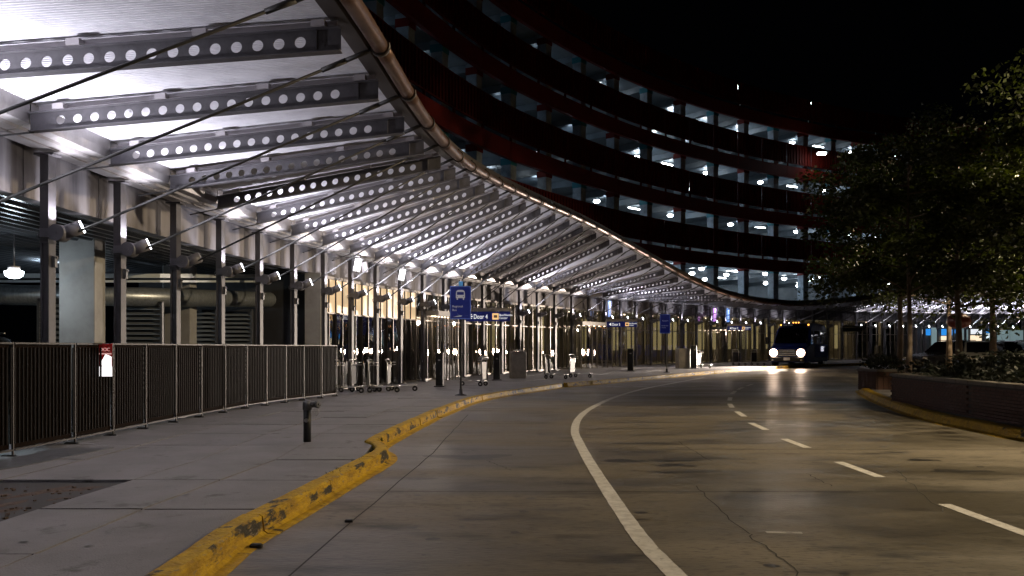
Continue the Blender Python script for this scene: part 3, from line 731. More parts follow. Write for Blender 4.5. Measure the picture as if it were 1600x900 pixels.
# entrance vestibules
def vestibule(i, j, lab):
    p, n, t = frame3((SP[i] + SP[j]) / 2, 0); V = thing('entrance_vestibule', lab, 'doorway', (p.x, p.y, gz(p.y)), group='glazed entrance vestibules')
    s0, s1 = SP[i] + .10, SP[j] - .10; zh = hz(2.60); b = gz(p.y)
    part(slabbox(s0, s1, -.25, .62, zh, zh + .20, curve=1), 'header', BEIGE, V, local=False)
    n_ = 6
    for k in range(n_ + 1):
        ss = s0 + (s1 - s0) * k / n_; mb = MB(); c = off(ss, .56); mb.box((c.x, c.y, (b + zh) / 2), (.05, .05, zh - b)); part(mb, 'door_stile', ALU, V, local=False)
        if k < n_:
            s2 = s0 + (s1 - s0) * (k + 1) / n_; mb = MB(); A, B = off(ss + .03, .56), off(s2 - .03, .56); B = B + (off(0, 0) * 0) + Vector((0, random.uniform(-.015, .015), 0))
            mb.quad((A.x, A.y, b + .06), (B.x, B.y, b + .06), (B.x, B.y, zh), (A.x, A.y, zh)); part(mb, 'door_glass', GLASSD, V, local=False)
        c = off(min(ss + .12, s1 - .1), .30, zh - .005); mb = MB(); mb.tube(c, c - Vector((0, 0, .03)), .055, n=10); part(mb, 'downlight', WARML, V, local=False)
    for ss in (s0, s1):
        A, B = off(ss, -.25), off(ss, .56); mb = MB(); mb.quad((A.x, A.y, b + .06), (B.x, B.y, b + .06), (B.x, B.y, zh), (A.x, A.y, zh)); part(mb, 'side_glass', GLASSD, V, local=False)
    point('vestibule_light', off((s0 + s1) / 2, .1, zh - .25), 60, (1, .8, .6), .08, V)
vestibule(N0 + 10, N0 + 11, 'glazed entrance vestibule with warm downlights just left of the near blue bus sign')
vestibule(N0 + 18, N0 + 20, 'bright glazed entrance vestibule left of the hanging Door 3 sign')
vestibule(N0 + 27, N0 + 29, 'glazed entrance vestibule left of the farthest lit door sign')
# far glazed end at the right: pale walls, blue signs and lit windows
for k, (px0, px1, y0, y1, m, nm) in enumerate([(1455, 1466, 512, 560, 'pale', 'pale_wall'), (1500, 1512, 512, 560, 'pale', 'pale_wall'), (1558, 1577, 516, 537, 'pale', 'pale_wall'), (1578, 1598, 516, 537, 'pale', 'pale_wall'),
        (1470, 1486, 525, 536, 'cream', 'lit_window'), (1516, 1533, 524, 533, 'cream', 'lit_window'), (1541, 1546, 521, 532, 'cool', 'lit_window'),
        (1470, 1487, 514, 524, 'blue', 'blue_sign_panel'), (1516, 1533, 514.5, 522, 'white', 'blue_sign_panel'), (1446, 1453, 514, 524, 'blue', 'blue_sign_panel'), (1491, 1498, 515, 521, 'blue', 'blue_sign_panel'), (1540, 1547, 515, 521, 'blue', 'blue_sign_panel'), (1441, 1444, 515, 522, 'white', 'lit_window')]):
    s_ = s_at_px(px0); Zc = fpt(s_)[0].y + .25
    M_ = {'pale': emis('pale_cyan_wall', (.55, .78, .80), .22), 'cream': emis('cream_window', (1, .80, .55), 1.1), 'cool': emis('cool_window', (.8, .95, 1), 1.0), 'blue': emis('bright_blue_panel', (.03, .30, .85), .8), 'white': emis('white_window', (.9, .95, 1), .9)}[m]
    a, b = at(px0, y1, Zc), at(px1, y0, Zc); mb = MB(); mb.box(((a.x + b.x) / 2, Zc - (.1 if 'sign' in nm else .04), (a.z + b.z) / 2), (b.x - a.x, .06, b.z - a.z)); wpart(mb, nm, M_)
wpart(slabbox(sE, SP[-1], -.9, -.6, 0, ZF0, curve=8), 'end_wall', mat('far_end_wall', (.10, .10, .10), .7))

# ------------------------------------------------------------------ parking garage above
GAR = thing('parking_garage', 'curved multi-storey parking garage with dark red balcony bands above the canopy', 'building', (0, 60, 0))
def gp(mb, name, m, kind=None): return part(mb, name, m, GAR, local=False, kind=kind)
GB0, FH = hz(7.05), 3.57 * S
gs = [4 + 2.9 * k for k in range(int((ARC[-1] - 5) / 2.9))]
GD = -.8
pxs = [640, 686, 735, 785, 835, 888, 940, 990, 1040, 1091, 1141, 1188, 1233, 1279, 1322, 1362, 1402, 1440, 1480, 1520]
gcs = [s_at_px(p) for p in pxs]; gcs = [gcs[0] - 5, gcs[0] - 2.6] + gcs
for lv in range(4):
    zb = GB0 + lv * FH; zt = zb + 2.58 * S
    if True:
        gp(slabbox(2, ARC[-1] - 1, GD - 14, GD - .25, zb + .45, zb + .80, curve=60), 'floor_slab', GSLAB)
        gp(slabbox(2, ARC[-1] - 1, GD - 14.3, GD - 14.05, zb + .8, zb + FH + .5, curve=40), 'rear_wall', GSLAB) if lv < 3 else None
    for a, b in zip(gs, gs[1:]):
        gp(slabbox(a + .01, b - .01, GD - .25, GD, zb, zb + .85 * S, curve=2), 'fascia_band', RED)
        mb = MB(); z0, z1 = zb + 1.06 * S, zt
        slabbox(a + .03, b - .03, GD - .07, GD - .045, z0 + .06, z1 - .06, curve=2, mb=mb); slabbox(a + .01, b - .01, GD - .10, GD - .01, z1 - .06, z1, curve=2, mb=mb); slabbox(a + .01, b - .01, GD - .10, GD - .01, z0, z0 + .06, curve=2, mb=mb)
        n_ = 9
        for k in range(n_):
            ss = a + (b - a) * (k + .5) / n_; slabbox(ss - .025, ss + .025, GD - .04, GD + .04, z0 + .06, z1 - .06, curve=1, mb=mb)
        gp(mb, 'railing_panel', REDD, kind='stuff')
        mb = slabbox(a + .1, a + .16, GD - .14, GD - .02, zb + .85 * S, z0, curve=1); gp(mb, 'railing_bracket', REDD)
    # columns
for ci, s_ in enumerate(gcs):
    p, n, t = frame3(s_, 0); M3 = Matrix((t, -n, Vector((0, 0, 1)))).transposed(); c = off(s_, GD - .75)
    for lv in range(-1, 3):
        z0 = GB0 + lv * FH + .8; z1 = z0 + FH - .35
        if lv == -1: z0 = 4.6
        mb = MB(); mb.mi = 0; zc_ = (z0 + z1) / 2
        mb.box((c.x, c.y, (z0 + z1 - .55) / 2), (.58, .58, z1 - .55 - z0), M3); mb.mi = 1; mb.box((c.x, c.y, z1 - .375), (.64, .64, .35), M3); mb.mi = 0; mb.box((c.x, c.y, z1 - .1), (.62, .62, .2), M3)
        gp(mb, 'garage_column', [GCOL, RED if ci % 2 else TEAL])
# ceiling beams and lamps
for lv in range(4):
    zc_ = GB0 + lv * FH + .45
    for ci, (a, b) in enumerate(zip(gcs, gcs[1:])):
        gp(slabbox(a - .2, a + .2, GD - 14, GD - 1.1, zc_ - .38, zc_ - .002, curve=1), 'ceiling_beam', GSLAB)
        px = 800 + F * fpt(a)[0].x / fpt(a)[0].y
        for dd in (() if px < 800 or (px < 960 and (lv != 1 or ci % 2)) else (3.2, 8.5)):
            if (ci * 3 + lv * 5 + int(dd)) % 4 == 0: continue
            u = (a + b) / 2 + random.uniform(-.6, .6); q = off(u, GD - dd, zc_ - .30)
            if (ci + lv + int(dd)) % 2 == 0:
                A, B = off(u - .6, GD - dd, zc_ - .25), off(u + .6, GD - dd, zc_ - .25); mb = MB(); mb.tube(A, B, .05, n=6)
            else: mb = MB(); mb.lathe(q, [(.05, .12), (.20, .08), (.23, 0), (.15, -.09), (.03, -.12)], 10)
            gp(mb, 'garage_lamp', GLAMP)
        if (ci + lv) % 2 == 0:
            pw = P_GARAGE * (1.1 if px > 1000 else (.55 if px > 860 else .34)) * ((1.2, 1.0, .8, .55)[lv])
            point('garage_light', off((a + b) / 2, GD - 2.6, zc_ - .75), pw, (.60, .80, 1.0), .2, GAR)
# light on ground level of garage behind canopy
for ci in range(8, len(gcs) - 1, 2):
    point('garage_light', off(gcs[ci], GD - 4.5, GB0 - .7), P_GARAGE * 1.3, (.70, .86, 1.0), .2, GAR)
for ci in range(5, len(gcs) - 1):
    for dd in (4, 9):
        if (ci + dd) % 3 == 0: continue
        q = off(gcs[ci] + random.uniform(.6, 2), GD - dd, GB0 + .1 - random.random() * .3); mb = MB(); mb.lathe(q, [(.05, .12), (.20, .08), (.23, 0), (.15, -.09), (.03, -.12)], 10); gp(mb, 'garage_lamp', GLAMP)
gp(slabbox(20, ARC[-1] - 1, GD - 14.3, GD - 14.05, 4.6, GB0 + .5, curve=40), 'rear_wall', GSLAB)
gp(slabbox(2, ARC[-1] - 1, GD - 14, GD - .1, 4.75, 4.95, curve=40), 'floor_slab', GSLAB)
for a in gcs[8:]:
    mb = MB()
    for k in range(3): mb.tube(off(a + .5 + k * .5, GD - .3, 5), off(a + 1.6 + k * .5, GD - .3, GB0), .012, n=4)
# roof-top lamps
for k, (px, py, Z, lab) in enumerate([(1156, 135, 74, 'small white rooftop lamp, leftmost above the garage'), (1263, 161, 78, 'small white rooftop lamp between two others above the garage'), (1368, 185, 82, 'small white rooftop lamp, rightmost above the garage by the tree')]):
    q = at(px, py, Z); T = thing('rooftop_lamp', lab, 'lamp', (q.x, q.y, hz(17.8)), group='lamps on the garage roof'); h = q.z - hz(17.8)
    mb = MB(); mb.lathe((0, 0, h), [(.06, -.35), (.12, -.3), (.26, -.08), (.30, 0), (.22, .08), (.05, .12)], 12); part(mb, 'lantern', emis('rooftop_lantern', (.8, 1, .95), 22), T)
    mb = MB(); mb.tube((0, 0, 0), (0, 0, h - .33), .06, .04, n=8); part(mb, 'pole', GREYD, T)
q = at(1284, 240, fpt(s_at_px(1284))[0].y - .8); T = thing('wall_floodlight', 'very bright white wall light under the top garage band', 'lamp', q)
mb = MB(); mb.box((0, 0, 0), (.62, .3, .16)); part(mb, 'lens', GLAMP, T); mb = MB(); mb.box((.1, .2, .12), (.9, .5, .08)); part(mb, 'bracket', GREYD, T)

# ------------------------------------------------------------------ street lamps of the road (they stand beside the picture)
def street_lamp(loc, h, head, power, lab, col=(1, .79, .50), aim=(-.62, .0, -1), ang=144):
    T = thing('street_lamp', lab, 'street lamp', loc)
    mb = MB(); mb.tube((0, 0, .02), (0, 0, .35), .16, .13, n=10); mb.tube((0, 0, .35), (0, 0, h), .09, .06, n=10); part(mb, 'pole', GREYD, T)
    hv = Vector(head); mb = MB(); mb.path([(0, 0, h - .1), hv * .4 + Vector((0, 0, h + .2)), hv + Vector((0, 0, h + .25))], .045, 8); part(mb, 'arm', GREYD, T)
    c = hv + Vector((0, 0, h + .25)); mb = MB(); mb.bbox(c + Vector((0, 0, .06)), (.45, .8, .16), .05); part(mb, 'lamp_head', GREYD, T)
    mb = MB(); mb.box(c + Vector((0, 0, -.04)), (.34, .6, .03)); part(mb, 'lens', emis('sodium_lens', (1, .68, .35), 25), T)
    spot('street_light', Vector(loc) + c + Vector((0, 0, -.12)), aim, power, col, ang, .5, .14, T)
street_lamp((17.2, 13.0, .02), 8.4, (-1.8, 0, 0), P_STREET, 'tall street lamp in the planted island beyond the right edge of the picture')
street_lamp((24.5, 33, .05), 8.7, (-1.6, -.2, 0), P_STREET * 1.0, 'tall street lamp by the far end of the planted island, right of the picture')

# ------------------------------------------------------------------ fence
FEN = thing('picket_fence', 'dark brown metal picket fence of many panels along the left side of the sidewalk', 'fence', (-6.3, 13, 0))
fx = [(9.3, -6.42), (12.4, -6.34), (16, -6.27), (19.7, -6.05), (22, -5.65), (24.2, -5.02)]
def fence_at(px):
    lo, hi = 4.0, 24.6
    for _ in range(40):
        m = (lo + hi) / 2; x = interp(fx, m) if m > 9.3 else -6.42
        if 800 + F * x / m < px: lo = m
        else: hi = m
    return Vector((interp(fx, lo) if lo > 9.3 else -6.42, lo))
fpx = [-420, -240, -95, 20, 117, 177, 228, 275, 315, 352, 386, 417, 447, 475, 503, 526]
fp = [fence_at(p) for p in fpx]
FT = 1.47
for k, (a, b) in enumerate(zip(fp, fp[1:])):
    d = (b - a).normalized(); L_ = (b - a).length; n = Vector((d.y, -d.x)); an = math.atan2(d.y, d.x)
    Mz = Matrix.Rotation(an, 3, 'Z'); mid = (a + b) / 2
    P = lambda c, z: (c.x, c.y, z)
    for nm, z, hh, m in (('top_rail', FT - .015, .022, FENCEP), ('bottom_rail', .09, .02, FENCEP)):
        mb = MB(); mb.box(P(mid, z), (L_ - .05, .035, hh), Mz); part(mb, nm, m, FEN, local=False)
        npk = max(6, int(L_ / .082)); mb = MB()
    for q in range(npk):
        c = a + d * (L_ * (q + .5) / npk); mb.box(P(c, (FT + .1) / 2), (.030, .018, FT - .24), Mz)
    part(mb, 'picket_row', FENCEM, FEN, local=False, kind='stuff')
    mb = MB(); mb.box(P(mid - n * .035, .77), (L_ - .06, .004, 1.34), Mz); part(mb, 'backing_sheet', mat('fence_backing_mesh', (.011, .006, .004), .8, n=(5, (.005, .003, .0025), .4, .7), stretch=(6, 6, .5), spec=.04), FEN, local=False)
for k, a in enumerate(fp):
    d = (fp[min(k + 1, len(fp) - 1)] - fp[max(k - 1, 0)]).normalized(); Mz = Matrix.Rotation(math.atan2(d.y, d.x), 3, 'Z'); n = Vector((d.y, -d.x))
    mb = MB(); mb.box((a.x, a.y, FT / 2 + .005), (.022, .022, FT - .01), Mz); part(mb, 'fence_post', FENCEP, FEN, local=False)
    mb = MB(); mb.bbox((a.x - n.x * .05, a.y - n.y * .05, .015), (.06, .20, .03), .015, Mz); part(mb, 'foot', BLACK, FEN, local=False)
a = fence_at(158); SG = thing('fence_notice', 'small red and glaring white notice hung on the brown fence', 'sign', (a.x + .06, a.y, .0), R(-82) + R(75))
w2, z0, z1 = .115, EYE + (HY - 588) * a.y / F, EYE + (HY - 537) * a.y / F
NR = mat('notice_red', (.45, .02, .02), .4, emit=.05, ecol=(.5, .03, .02)); NW = emis('notice_glow_white', (1, .95, .95), 1.6)  # notice emits in place of the headlight light it throws back
zm = z0 + (z1 - z0) * .30
mb = MB(); mb.bbox((0, .012, (z0 + z1) / 2), (w2 * 2 + .012, .016, z1 - z0 + .012), .004); part(mb, 'backing_plate', GREYD, SG)
mb = MB(); mb.box((0, 0, (zm + z1) / 2), (w2 * 2, .006, z1 - zm)); part(mb, 'red_panel', NR, SG)
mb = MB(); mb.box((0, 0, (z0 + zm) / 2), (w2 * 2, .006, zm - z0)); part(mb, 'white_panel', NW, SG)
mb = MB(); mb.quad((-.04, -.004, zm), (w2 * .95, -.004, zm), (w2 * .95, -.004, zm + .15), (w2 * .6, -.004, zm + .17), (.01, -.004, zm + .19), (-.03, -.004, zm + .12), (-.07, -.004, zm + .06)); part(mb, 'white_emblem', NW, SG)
PK = emis('notice_pink_print', (1, .55, .5), .5)
text('DOC', .075, PK, SG, (0, -.006, z1 - .115), (R(90), 0, 0), align='CENTER')
mb = MB(); mb.box((0, -.005, z1 - .155), (w2 * 1.9, .003, .022)); part(mb, 'print_line', PK, SG)

# ------------------------------------------------------------------ fire standpipe on the sidewalk
g = ground(480, 690); SPI = thing('fire_standpipe', 'short dark standpipe with capped side outlet and chain on the sidewalk near the kerb', 'standpipe', (g.x, g.y, 0))
mb = MB(); mb.tube((0, 0, 0), (0, 0, .50), .058, n=16); part(mb, 'pipe', BLACK, SPI)
mb = MB(); mb.lathe((0, 0, .47), [(.060, 0), (.068, .01), (.068, .09), (.062, .12), (.035, .145), (.01, .15)], 16); part(mb, 'cap', GREYD, SPI)
for dx, dy, z in ((.13, -.03, .56), (.12, .05, .54)):
    mb = MB(); mb.tube((0, 0, z), (dx, dy, z), .036, n=12); mb.tube((dx, dy, z), (dx * 1.35, dy * 1.35, z), .048, n=12); mb.tube((dx * 1.35, dy * 1.35, z), (dx * 1.5, dy * 1.5, z), .02, n=8); part(mb, 'outlet', GREYD, SPI)
mb = MB(); mb.path([(.15 + .035 * math.sin(t) * 1, -.05, .45 - .055 * math.cos(t) * -1) for t in [2 * math.pi * k / 12 for k in range(13)]], .004, 5); part(mb, 'chain', STEEL, SPI)
mb = MB(); mb.tube((0, -.056, .32), (0, -.064, .32), .03, n=14); part(mb, 'badge', STEEL, SPI)

# ------------------------------------------------------------------ signs
def sign_post(px, pybase, zoff, x0, x1, ytop, ybot, lab, near):
    g = ground(px, pybase); Z = g.y; b = gz(Z); T = thing('bus_stop_sign', lab, 'sign', (g.x, g.y, b))
    X = lambda p: (p - 800) / F * Z - g.x; Y = lambda p: EYE + (HY - p) * Z / F - b
    zt, zb_ = Y(ytop), Y(ybot); cx = (X(x0) + X(x1)) / 2; wd = X(x1) - X(x0)
    mb = MB(); mb.box((0, .03, (zt) / 2), (.06, .06, zt - .02)); part(mb, 'pole', BLACK if near else STEEL, T)
    mb = MB(); mb.lathe((0, .03, 0), [(.18, 0), (.18, .02), (.06, .05), (.045, .20)], 14); part(mb, 'base', BLACK, T)
    mb = MB(); b_ = .025; mb.bbox((cx, -.012, (zt + zb_) / 2), (wd, .03, zt - zb_), .006); pn = part(mb, 'panel', BLUE, T)
    mb = MB(); e = .012
    for c, sz in (((cx, -.031, zt - .018), (wd - .03, .004, e)), ((cx, -.031, zb_ + .018), (wd - .03, .004, e)), ((cx - wd / 2 + .018, -.031, (zt + zb_) / 2), (e, .004, zt - zb_ - .06)), ((cx + wd / 2 - .018, -.031, (zt + zb_) / 2), (e, .004, zt - zb_ - .06))): mb.box(c, sz)
    part(mb, 'border_line', mat('sign_border_blue', (.12, .2, .55), .5, emit=.12, ecol=(.2, .35, 1)), T, kind='stuff')
    if near:
        mb = MB(); mb.box((.0, .0, zt + .07), (.12, .03, .13)); part(mb, 'top_tab', mat('tab_blue', (.05, .25, .6), .5, emit=.12, ecol=(.2, .5, 1)), T)
        y = -.034; zc2 = zt - .25; u = .001   # bus pictogram
        mb = MB(); wv = .13
        rr = [(-wv, -.10), (wv, -.10), (wv, .03), (wv * .88, .10), (wv * .55, .135), (-wv * .55, .135), (-wv * .88, .10), (-wv, .03)]
        mb.loft([[(cx + a, y, zc2 + b2) for a, b2 in rr], [(cx + a, y - .003, zc2 + b2) for a, b2 in rr]])
        for sx in (-1, 1): mb.box((cx + sx * .09, y - .001, zc2 - .125), (.035, .004, .05))
        part(mb, 'bus_pictogram', SGREY, T, kind='stuff')
        mb = MB(); mb.box((cx, y - .005, zc2 + .035), (.20, .003, .085))
        for sx in (-1, 1): mb.tube((cx + sx * .09, y - .004, zc2 - .055), (cx + sx * .09, y - .006, zc2 - .055), .014, n=8)
        part(mb, 'pictogram_window', BLUE, T, kind='stuff')
        text('Regional', .088, SGREY, T, (cx - wd / 2 + .07, y, zt - .62), (R(90), 0, 0)); text('Bus', .088, SGREY, T, (cx - wd / 2 + .07, y, zt - .725), (R(90), 0, 0))
        mb = MB()
        for q in ([(-.22, -.90), (-.02, -.855), (.06, -.865), (.02, -.885)], [(-.10, -.80), (-.05, -.825), (.01, -.84), (-.08, -.815)], [(.09, -.845), (.24, -.87), (.22, -.865), (.12, -.85)]):
            mb.quad(*[(cx + a, y - .001, zt + b2) for a, b2 in q])
        part(mb, 'arrow_stripe', SGREY, T, kind='stuff')
    else:
        text('Airport', .10, SGREY, T, (cx - .15, -.034, zt - .36), (R(90), 0, 0)); text('Shuttle bus', .075, SGREY, T, (cx - .18, -.034, zt - .60), (R(90), 0, 0)); text('Center', .075, SGREY, T, (cx - .18, -.034, zt - .70), (R(90), 0, 0))
sign_post(720, 618, 0, 703, 736, 447, 499, 'tall blue bus stop sign reading Regional Bus on a dark pole', True)
sign_post(1042, 582, 0, 1031, 1047, 491, 521, 'smaller blue bus sign on a thin steel pole further down the kerb', False)
def door_sign(x0, x1, y0, y1, Z, body, lab, lit=True):
    a, b = at(x0, y1, Z), at(x1, y0, Z); c = (a + b) / 2; wd, h = b.x - a.x, b.z - a.z; T = thing('hanging_door_sign', lab, 'sign', c, group='blue signs hanging under the canopy')
    mb = MB(); mb.bbox((0, 0, -.0), (wd, .14, h), .01); part(mb, 'panel', BLUE if lit else DARK, T)
    mb = MB(); mb.box((0, .0, h / 2 + .08), (wd + .05, .20, .12)); part(mb, 'top_rail', BEIGE if lit else GREYD, T)
    zt = 1.35
    mb = MB(); mb.tube((-wd * .35, 0, h / 2 + .1), (-wd * .35, 0, zt), .015, n=6); mb.tube((wd * .35, 0, h / 2 + .1), (wd * .35, 0, zt), .015, n=6); part(mb, 'hanger', GREYD, T)
    if not lit: return
    y = -.073; th = h * .62; x = -wd / 2 + wd * .09
    mb = MB(); mb.box((x + .05, y, 0), (th * .55, .006, th * .16)); part(mb, 'arrow_shaft', SWHITE, T)
    mb = MB(); q = x + .05 - th * .28
    for s_ in (1, -1): mb.quad((q - .03, y - .002, 0), (q + .06, y - .002, s_ * th * .38), (q + .11, y - .002, s_ * th * .38), (q + .03, y - .002, 0))
    part(mb, 'arrow_head', SWHITE, T)
    text(body, th * 1.10, SWHITE, T, (x + wd * .085, y, -th * .40), (R(90), 0, 0), sx=.70, ext=.004)
    xi = wd * .17; mb = MB(); mb.bbox((xi, y, 0), (th * 1.05, .006, th * 1.05), .002); part(mb, 'orange_square', SORANGE, T)
    mb = MB(); mb.box((xi, y - .005, 0), (th * .6, .003, th * .45)); part(mb, 'square_pictogram', mat('sign_brown', (.12, .07, .04), .5), T)
    text('Bus/Shuttle', th * .48, SWHITE, T, (xi + th * .62, y, th * .08), (R(90), 0, 0)); text('Center', th * .48, SWHITE, T, (xi + th * .62, y, -th * .42), (R(90), 0, 0))
door_sign(728, 797, 487, 502, 33, 'Door 4', 'hanging blue sign reading Door 4, beside the tall bus stop sign')
door_sign(948, 995, 502.5, 511, 46, 'Door 3', 'hanging blue sign reading Door 3 in the middle distance')
door_sign(1137, 1173, 509.5, 516, 55, 'Door 2', 'small hanging blue sign reading Door 2 left of the van')
door_sign(1316, 1347, 512, 518, 60, '', 'unlit dark hanging sign near the trees, right of the van', lit=False)
for px, col, nm, pl_ in ((945.5, (.35, .5, 1), 'blue', 'above the Door 3 sign'), (1111, (.75, .3, .95), 'purple', 'above the far vestibule'), (1132, (.2, .42, 1), 'bright blue', 'just left of the Door 2 sign')):
    s_ = s_at_px(px); p, n, t = frame3(s_, 0); B = thing('post_banner', f'tall narrow {nm} lit banner on a post {pl_}', 'banner', p + n * .30 + Vector((0, 0, Z_PIV + .1)), math.atan2(n.y, n.x) - R(90) + R(180))
    mb = MB(); mb.box((0, 0, .50), (.30, .05, .95)); part(mb, 'panel', emis('banner_' + nm.replace(' ', '_'), col, .75), B)
    mb = MB(); mb.box((0, .04, .99), (.34, .04, .04)); mb.box((0, .04, .0), (.34, .04, .04)); part(mb, 'frame', GREYD, B)
    text('TAXI BUS', .17, SWHITE, B, (-.06, -.028, .9), (R(90), R(90), 0))

# ------------------------------------------------------------------ bins and carts
def slim_bin(px, py, h, wd, lab):
    g = ground(px, py); T = thing('ash_bin', lab, 'bin', (g.x, g.y, gz(g.y)), R(random.uniform(-10, 10)))
    mb = MB(); mb.bbox((0, 0, h / 2 + .02), (wd, wd, h - .04), .02); part(mb, 'body', BLACK, T)
    mb = MB(); mb.bbox((0, 0, .015), (wd + .12, wd + .12, .03), .01); part(mb, 'base', BLACK, T)
    mb = MB(); mb.bbox((0, 0, h + .02), (wd + .03, wd + .03, .04), .012); part(mb, 'lid', GREYD, T)
    mb = MB(); mb.box((0, -wd / 2 - .003, h - .22), (wd * .3, .006, .05)); part(mb, 'label_plate', STEEL, T)
slim_bin(687, 604, 1.15, .25, 'slim black bin standing by the first vestibule, left of the blue sign pole')
slim_bin(776, 594, 1.10, .26, 'slim black bin left of the beige box bin')
slim_bin(985, 580, 1.15, .30, 'black bin by the glass just below the Door 3 sign')
slim_bin(1084, 576, 1.3, .28, 'slim black bin right of the far beige box')
def box_bin(px, py, wd, h, lab, papers):
    g = ground(px, py); T = thing('box_bin', lab, 'bin', (g.x, g.y, gz(g.y)), R(8))
    mb = MB(); mb.bbox((0, 0, h / 2), (wd, .6, h), .02); part(mb, 'body', BEIGE, T)
    mb = MB(); mb.box((0, -.303, h * .5), (wd - .08, .006, h - .14)); part(mb, 'front_panel', BEIGE, T)
    mb = MB(); mb.bbox((0, 0, h + .015), (wd + .03, .63, .03), .01); part(mb, 'lid', BEIGE, T)
    if papers:
        W = thing('paper_litter', 'crumpled white papers lying on top of the beige box bin', 'litter', (g.x, g.y, gz(g.y) + h + .03)); mb = MB()
        for k in range(9):
            c = Vector((random.uniform(-.28, .28), random.uniform(-.2, .2), random.uniform(.01, .05))); mb.quad(c + Vector((-.09, -.04, 0)), c + Vector((.08, -.06, .03)), c + Vector((.10, .06, .01)), c + Vector((-.07, .07, .04)))
        part(mb, 'paper', WHITEP, W, kind='stuff')
box_bin(809, 591, .66, 1.12, 'beige box bin with white papers on its lid, right of the Door 4 sign', True)
box_bin(1067, 575.5, .70, 1.12, 'second beige box bin, farther along beside the small blue sign', False)
box_bin(1376, 561, .8, 1.1, 'pale box bin at the far front between the van and the planter', False)
def cart(lab, grp='luggage carts along the glass front'):
    T = thing('luggage_cart', lab, 'luggage cart', (0, 0, 0), 0, grp)
    mb = MB()
    for sy in (-.24, .24): mb.path([(-.45, sy * .7, .20), (.1, sy, .17), (.45, sy, .16)], .014, 6)
    for x in (-.45, -.15, .15, .45): mb.tube((x, -.22, .19), (x, .22, .19), .010, n=5)
    part(mb, 'base_frame', STEEL, T, kind='stuff')
    mb = MB(); mb.path([(.45, -.26, .16), (.42, -.26, .9), (.47, -.26, 1.0), (.47, 0, 1.02), (.47, .26, 1.0), (.42, .26, .9), (.45, .26, .16)], .021, 7); part(mb, 'handle_frame', STEEL, T)
    mb = MB(); mb.bbox((.42, 0, .55), (.02, .46, .62), .005); part(mb, 'advert_panel', BLACK, T)
    mb = MB()
    for z in (.84, .92): mb.path([(.42, -.24, z), (.25, -.22, z), (.25, .22, z), (.42, .24, z)], .008, 5)
    part(mb, 'top_basket', STEEL, T)
    for x, y in ((-.42, 0), (.38, -.25), (.38, .25)):
        mb = MB(); mb.tube((x, y - .02, .085), (x, y + .02, .085), .085, n=12); wl = part(mb, 'wheel', TYRE, T)
        mb = MB(); mb.tube((x, y - .024, .085), (x, y + .024, .085), .035, n=8); h = mb.build('hub', STEEL); h.parent = wl
        mb = MB(); mb.box((x, y, .15), (.03, .06, .09)); part(mb, 'fork', BLACK, T)
    return T
c0 = cart('black luggage cart, first of the near row beside the fence end')
rows = [((573, 612), 168, None), ((600, 613), 172, 'steel luggage cart with black panel, second of the near row by the fence end'), ((628, 611), 176, 'luggage cart with wheels outward, third of the near row by the fence end'), ((545, 614), 165, 'luggage cart half hidden directly behind the end of the fence'),
        ((870, 592), 150, 'dark luggage cart by the glass right of the beige box bin'), ((908, 590), 150, 'dark luggage cart by the glass left of the Door 3 vestibule'), ((1157, 571), 120, 'small far luggage cart under the Door 2 sign, the left one'), ((1186, 571), 120, 'small far luggage cart just left of the van'), ((1100, 575), 130, 'far luggage cart right of the slim black bin')]
for (q, ang, lab) in rows:
    g = ground(*q); T = c0 if lab is None else dup(c0); T.location = (g.x, g.y, gz(g.y)); T.rotation_euler = (0, 0, R(ang))
    if lab: T['label'] = lab
g = ground(735, 603); T = dup(c0); T.location = (g.x, g.y, gz(g.y)); T.rotation_euler = (0, 0, R(188)); T['label'] = 'luggage cart with grey bundle in its basket, right behind the blue sign pole'
T.location = (g.x + .1, g.y, gz(g.y)); T.rotation_euler = (0, 0, R(-20))
for ch in T.children:
    if ch.name.startswith('advert_panel'): ch.data = ch.data.copy(); ch.data.materials[0] = BEIGE
mb = MB(); 
for k in range(5): mb.lathe((g.x + .1 + .30 + .05 * k * .6, g.y - .2 + .07 * k, .98 + gz(g.y)), [(.02, -.07), (.09, -.03), (.10, .03), (.05, .09), (.01, .1)], 8)
o = mb.build('cloth_bundle', mat('grey_cloth', (.22, .21, .22), .9)); tag(o, 'crumpled grey bundle in the basket of the cart behind the sign', 'bundle')

# ------------------------------------------------------------------ the shuttle van
van = thing('shuttle_van', 'dark navy shuttle van with bright headlights driving towards the camera', 'van', (17.25, 53.4, gz(53.4) + RD))
hd = Vector((-.50, -.866)); rz_ = math.atan2(hd.y, hd.x); van.rotation_euler = (0, 0, rz_)
van.scale = (1.12,) * 3
van.location = (17.2 , 53.3, gz(53.4) + RD)   # local +x is forward, nose at x=0
ST = [(0.02, .88, .45, .95), (-.06, .96, .36, 1.12), (-.30, 1.0, .32, 1.24), (-.85, 1.02, .30, 1.36), (-1.15, 1.03, .30, 1.62), (-1.75, 1.03, .30, 2.30), (-2.15, 1.03, .30, 2.52), (-3.0, 1.03, .30, 2.58), (-6.5, 1.03, .30, 2.56), (-6.72, 1.0, .34, 2.46)]
def vring(x, hw, zb, zt):
    r = min(.16, (zt - zb) * .2); tp = hw * (1 - .11 * max(0, (zt - 1.3)) / 1.25)
    zm2 = min(zt - r, 1.25)
    return [(x, -hw + .04, zb), (x, hw - .04, zb), (x, hw, zb + .08), (x, hw, zm2), (x, tp, zt - r), (x, tp - r * .35, zt - r * .3), (x, tp - r, zt), (x, -tp + r, zt), (x, -tp + r * .35, zt - r * .3), (x, -tp, zt - r), (x, -hw, zm2), (x, -hw, zb + .08)]
